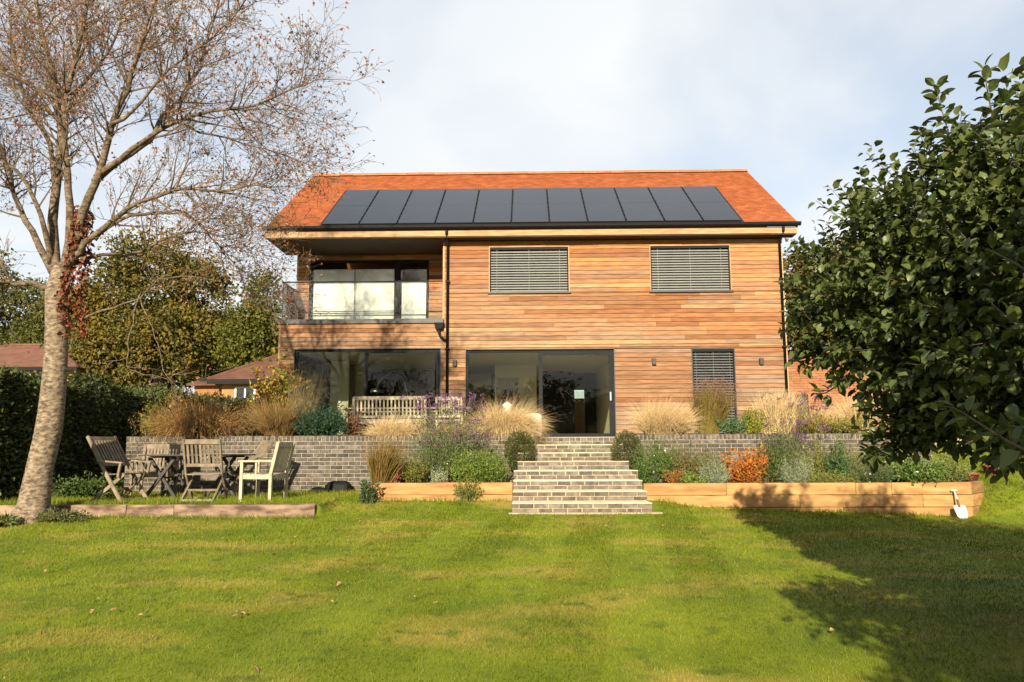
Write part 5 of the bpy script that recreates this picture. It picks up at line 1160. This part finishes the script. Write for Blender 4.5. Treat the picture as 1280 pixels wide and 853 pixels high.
MB().box(-.9, .75, 0, 3, -.6, 2.1).build('wall', buff, an); rr = MB(); rr.hexa([(-1.1, -.3, 2.05), (.75, -.3, 2.05), (.75, 3, 2.75), (-1.1, 3, 2.75), (-1.1, -.3, 2.12), (.75, -.3, 2.12), (.75, 3, 2.82), (-1.1, 3, 2.82)]); ro_ = rr.build('roof', grey_tile, an)
for k in range(3): g_ = MB(); x = -.9 + k*.55; g_.hexa([(x, .4, 2.28), (x+.45, .4, 2.28), (x+.45, 2.4, 2.71), (x, 2.4, 2.71), (x, .4, 2.31), (x+.45, .4, 2.31), (x+.45, 2.4, 2.74), (x, 2.4, 2.74)]); g_.build('roof_light', solar, ro_)
far = U(140, 462, 52); B, a, b, zt = bungalow('bungalow', 'distant red roofed house showing just above the hedge', 118, 160, 470, 452, 52, 7, terracotta, buff, (.6, .6))

# brick outbuilding right of the house
ob_ = thing('brick_outbuilding', 'red brick outbuilding glimpsed between the house and apple tree', 'building', (10.2, 24.0, TZ)); w0, w1 = -2.38, 4.6; zt = U(988, 452, 24).z - TZ; ap = 1.15
MB().hexa([(w0+.02, .02, -.4), (w1, .02, -.4), (w1, 5.5, -.4), (w0+.02, 5.5, -.4), (w0+.02, .02, zt), (w1, .02, zt + ap*2), (w1, 5.5, zt + ap*2), (w0+.02, 5.5, zt)]).build('wall', mortar, ob_)
bk = MB()
for r in range(44):
    x = w0 - (.1125 if r % 2 else 0)
    while x < .9:
        a_, b_ = max(x, w0), x + .215; z_ = -.2 + r*.075
        if b_ - a_ > .05 and z_ + .07 < zt + (a_ - w0) * ap*2/(w1-w0):
            t = brick_mesh(b_-a_, .03, .065); k = len(bk.v); bk.v += [(p[0]+a_, p[1], p[2]+z_) for p in t.v]; bk.f += [tuple(q+k for q in f) for f in t.f]
        x += .225
kind(bk.build('bricks', brick_red, ob_), 'stuff')
MB().hexa([(w0-.2, -.25, zt-.03), (w1, -.25, zt+ap*2-.03), (w1, 5.6, zt+ap*2-.03), (w0-.2, 5.6, zt-.03), (w0-.2, -.25, zt+.1), (w1, -.25, zt+ap*2+.1), (w1, 5.6, zt+ap*2+.1), (w0-.2, 5.6, zt+.1)]).build('roof', capping, ob_)
MB().box(-2.22, -1.84, -.03, .018, .0, 1.35).build('dark_gap', black_plastic, ob_)  # near-black slab added to stand for a dark gap in the brickwork

# ------------------------------------------------------------------ things inside the rooms
pf = thing('framed_picture', 'white framed picture with dark red print on the room wall', 'picture', (U(635, 490, 25.37).x, 25.37, U(635, 490, 25.37).z))
frame_boxes(MB(), -.36, .36, -.45, .45, 0, .025, .03).build('frame', white_paint, pf); MB().box(-.33, .33, .006, .02, -.42, .42).build('mount', mat('ivory_mount', (.66, .62, .50), rough=.9), pf)
MB().box(-.22, .16, .001, .005, -.25, .10).build('print', mat('abstract_print', (.35, .03, .02), (.01, .01, .015), rough=.8, scale=9, lo=.45, hi=.55), pf)
al = U(470, 488, 22.6); lp_ = thing('arc_lamp', 'chrome domed arc floor lamp behind the left sliding window', 'lamp', (al.x + .9, 22.6, 1.304))
zz_ = al.z - 1.304
MB().lathe([(0, .06), (.07, .055), (.13, .03), (.165, -.02), (.175, -.07), (.17, -.072), (.12, .02), (0, .045)], 20, (-.9, 0, zz_)).build('shade', steel, lp_, smooth=True)
MB().tube([(0, 0, .03), (0, 0, 1.3), (-.12, 0, 1.75), (-.42, 0, 1.98), (-.75, 0, 1.75), (-.9, 0, zz_ + .05)], .012, 8).build('stem', steel, lp_, smooth=True); MB().lathe([(0, .0), (.17, 0), (.17, .04), (0, .045)], 20).build('base', white_paint, lp_)
sf = U(520, 500, 24.2); so = thing('cream_sofa', 'cream sofa seen dimly through the left sliding window', 'sofa', (sf.x, 24.2, 1.304))
crm = mat('cream_fabric', (.52, .47, .34), rough=.95)
MB().box(-.75, .75, -.1, .75, .12, .45).build('seat', crm, so, bevel=.04); MB().box(-.75, .75, -.32, -.1, .12, 1.02).build('backrest', crm, so, bevel=.05)
for s in (-1, 1): MB().box(s*.85-.1, s*.85+.1, -.32, .75, .0, .62).build('arm', crm, so, bevel=.04)
ch = armchair((U(652, 545, 23.4).x, 23.4, 1.304), .4, 'plain wooden dining chair standing inside the fixed glass panel', teak_grey, .46)
for x, lab in ((405, 'pale curtain hanging left in the glazed corner room'), (433, 'pale curtain hanging right in the glazed corner room')):
    c_ = U(x, 500, 23.9); m_ = MB(); pts = [(-.28 + .56*i/24, .045*math.sin(i*1.05)) for i in range(25)]
    for (p, q) in zip(pts[:-1], pts[1:]): m_.quad((p[0], p[1], 0), (q[0], q[1], 0), (q[0], q[1], 2.3), (p[0], p[1], 2.3))
    o = m_.build('curtain', mat('linen', (.50, .47, .36), rough=.95), smooth=True, loc=(c_.x, 23.9, 1.32)); tag(o, lab, 'curtain')

# ------------------------------------------------------------------ fallen leaves
fm_ = leaf_mesh().mesh('fallen_leaf', True); fm_.materials.append(leafmat('fallen_leaf', [(.42, .13, .03), (.36, .22, .08), (.55, .42, .20), (.45, .20, .05), (.62, .55, .35)], .1))
for k in range(70):
    Y = random.uniform(4.3, 11.8); x = (random.uniform(-.64, .56) if k % 3 else random.uniform(-.64, -.1)) * Y; z = gnd(x, Y) + .035
    o = link('fallen_leaf', fm_, None, None, (x, Y, z)); o.rotation_euler = (random.uniform(-.5, .5), random.uniform(-.6, .6), random.uniform(0, 6)); s = random.uniform(.028, .055); o.scale = (s, s, s)
    tag(o, 'dry fallen leaf lying on the mown lawn', 'leaf', 'fallen leaves on the lawn')

# fillers that knit the border together
for i, (x0, x1, yt, Y, zz_, cols, lab) in enumerate((
    (812, 850, 566, 14.6, .42, [(.08, .13, .03), (.14, .18, .05)], 'slender green aster filling in behind the little orange plant'),
    (868, 912, 566, 14.7, .42, [(.13, .14, .04), (.2, .17, .06)], 'brownish leafy perennial between the seed heads and orange spurge'),
    (936, 982, 560, 14.7, .42, [(.09, .13, .035), (.15, .18, .05)], 'airy green perennial just right of the orange spurge'),
    (1034, 1082, 556, 14.8, .42, [(.18, .18, .05), (.25, .22, .08)], 'olive airy perennial against the right grey wall'),
    (1080, 1130, 566, 14.7, .42, [(.12, .15, .04), (.2, .2, .07)], 'leafy perennial under the lowest apple branches'),
    (486, 520, 572, 14.6, .44, [(.17, .17, .04), (.24, .2, .06)], 'olive perennial behind the crimson sedum'),
    (590, 634, 566, 14.6, .44, [(.08, .12, .03), (.15, .18, .05)], 'green leafy perennial behind the spilling shrub by the steps'))):
    bush(lab, x0, x1, yt, Y, zz_, cols, 1300, .045, .24, name='perennial', cat='plant', rag=.34)
gw = thing('garden_wall', 'red brick wall behind the house seen through the rear window', 'wall', (3.0, 33.5, gnd(3, 33.5))); MB().box(-3.5, 3.5, 0, .22, -.3, 1.9).build('wall', brick_red, gw); MB().box(-3.55, 3.55, -.03, .25, 1.9, 1.97).build('coping', capping, gw)

verbena('mauve verbena rising above the short planter in front of the wall', 520, 612, 522, 14.7, .44, 60)
verbena('dark stemmed verbena over the long planter left of the apple tree', 960, 1040, 526, 14.8, .42, 40)

# ------------------------------------------------------------------ grass of the lawn
def lawn_blades():
    parts = []
    for (ya, yb, dens, w, hgt) in ((2.6, 4.6, 7000, .0034, .026), (4.6, 6.5, 4800, .0042, .027), (6.5, 9, 2900, .0054, .030), (9, 12.05, 1700, .007, .038), (12.05, 15.2, 1000, .0085, .045), (15.2, 19, 500, .011, .06)):
        area = .5 * (ya + yb) * 1.42 * (yb - ya); n = int(area * dens)
        Y = np.sqrt(rng.uniform(ya*ya, yb*yb, n)); X = Y * rng.uniform(-.73, .69, n)
        ok = ~((X > -.36) & (X < 2.06) & (Y > 12.27)) & ~((X > -2.55) & (X < -.2) & (Y > 13.38)) & ~((X > 1.85) & (X < 7.4) & (Y > 13.36)) & ~((Y > 11.98) & (Y < 12.14) & (X < -3.15)) & (X > -8.2) & ((Y < 15.2) | (X > 7.7))
        X, Y = X[ok], Y[ok]; n = len(X); Z = ground_h(X, Y)
        # mowing passes lay the blades one way, then the other
        st_ = np.sign(np.sin((X - .12 * Y + .15) * 2 * PI / 1.15)) * (X > -2.2)
        D = np.stack([rng.normal(0, .55, n), rng.normal(0, .55, n) + st_ * .6, np.ones(n)], 1)
        tall = 1 + .25 * np.clip(np.sin(X*1.9 + 1.1) * np.sin(Y*1.3 + .5), 0, 1)
        edge = 1 + 1.0 * (((np.abs(Y - 11.9) < .12) & (X < -3.1)) | (Y > 13.2) | ((X < -3.1) & (Y > 12.1)))
        V, Q, T = ribbons(np.stack([X, Y, Z - .004], 1), D, hgt * tall * edge * rng.uniform(.6, 1.35, n), w * rng.uniform(.7, 1.3, n), .25, 2, side=np.stack([np.ones(n), rng.normal(0, .45, n), rng.normal(0, .25, n)], 1))
        parts.append((V, Q, T))
    V, fs = merge(parts); o = link('lawn_grass', npmesh('lawn_grass', V, fs), blade_m); o['label'] = 'short mown grass of the sunlit garden lawn'; o['category'] = 'grass'; kind(o, 'stuff')
lawn_blades()
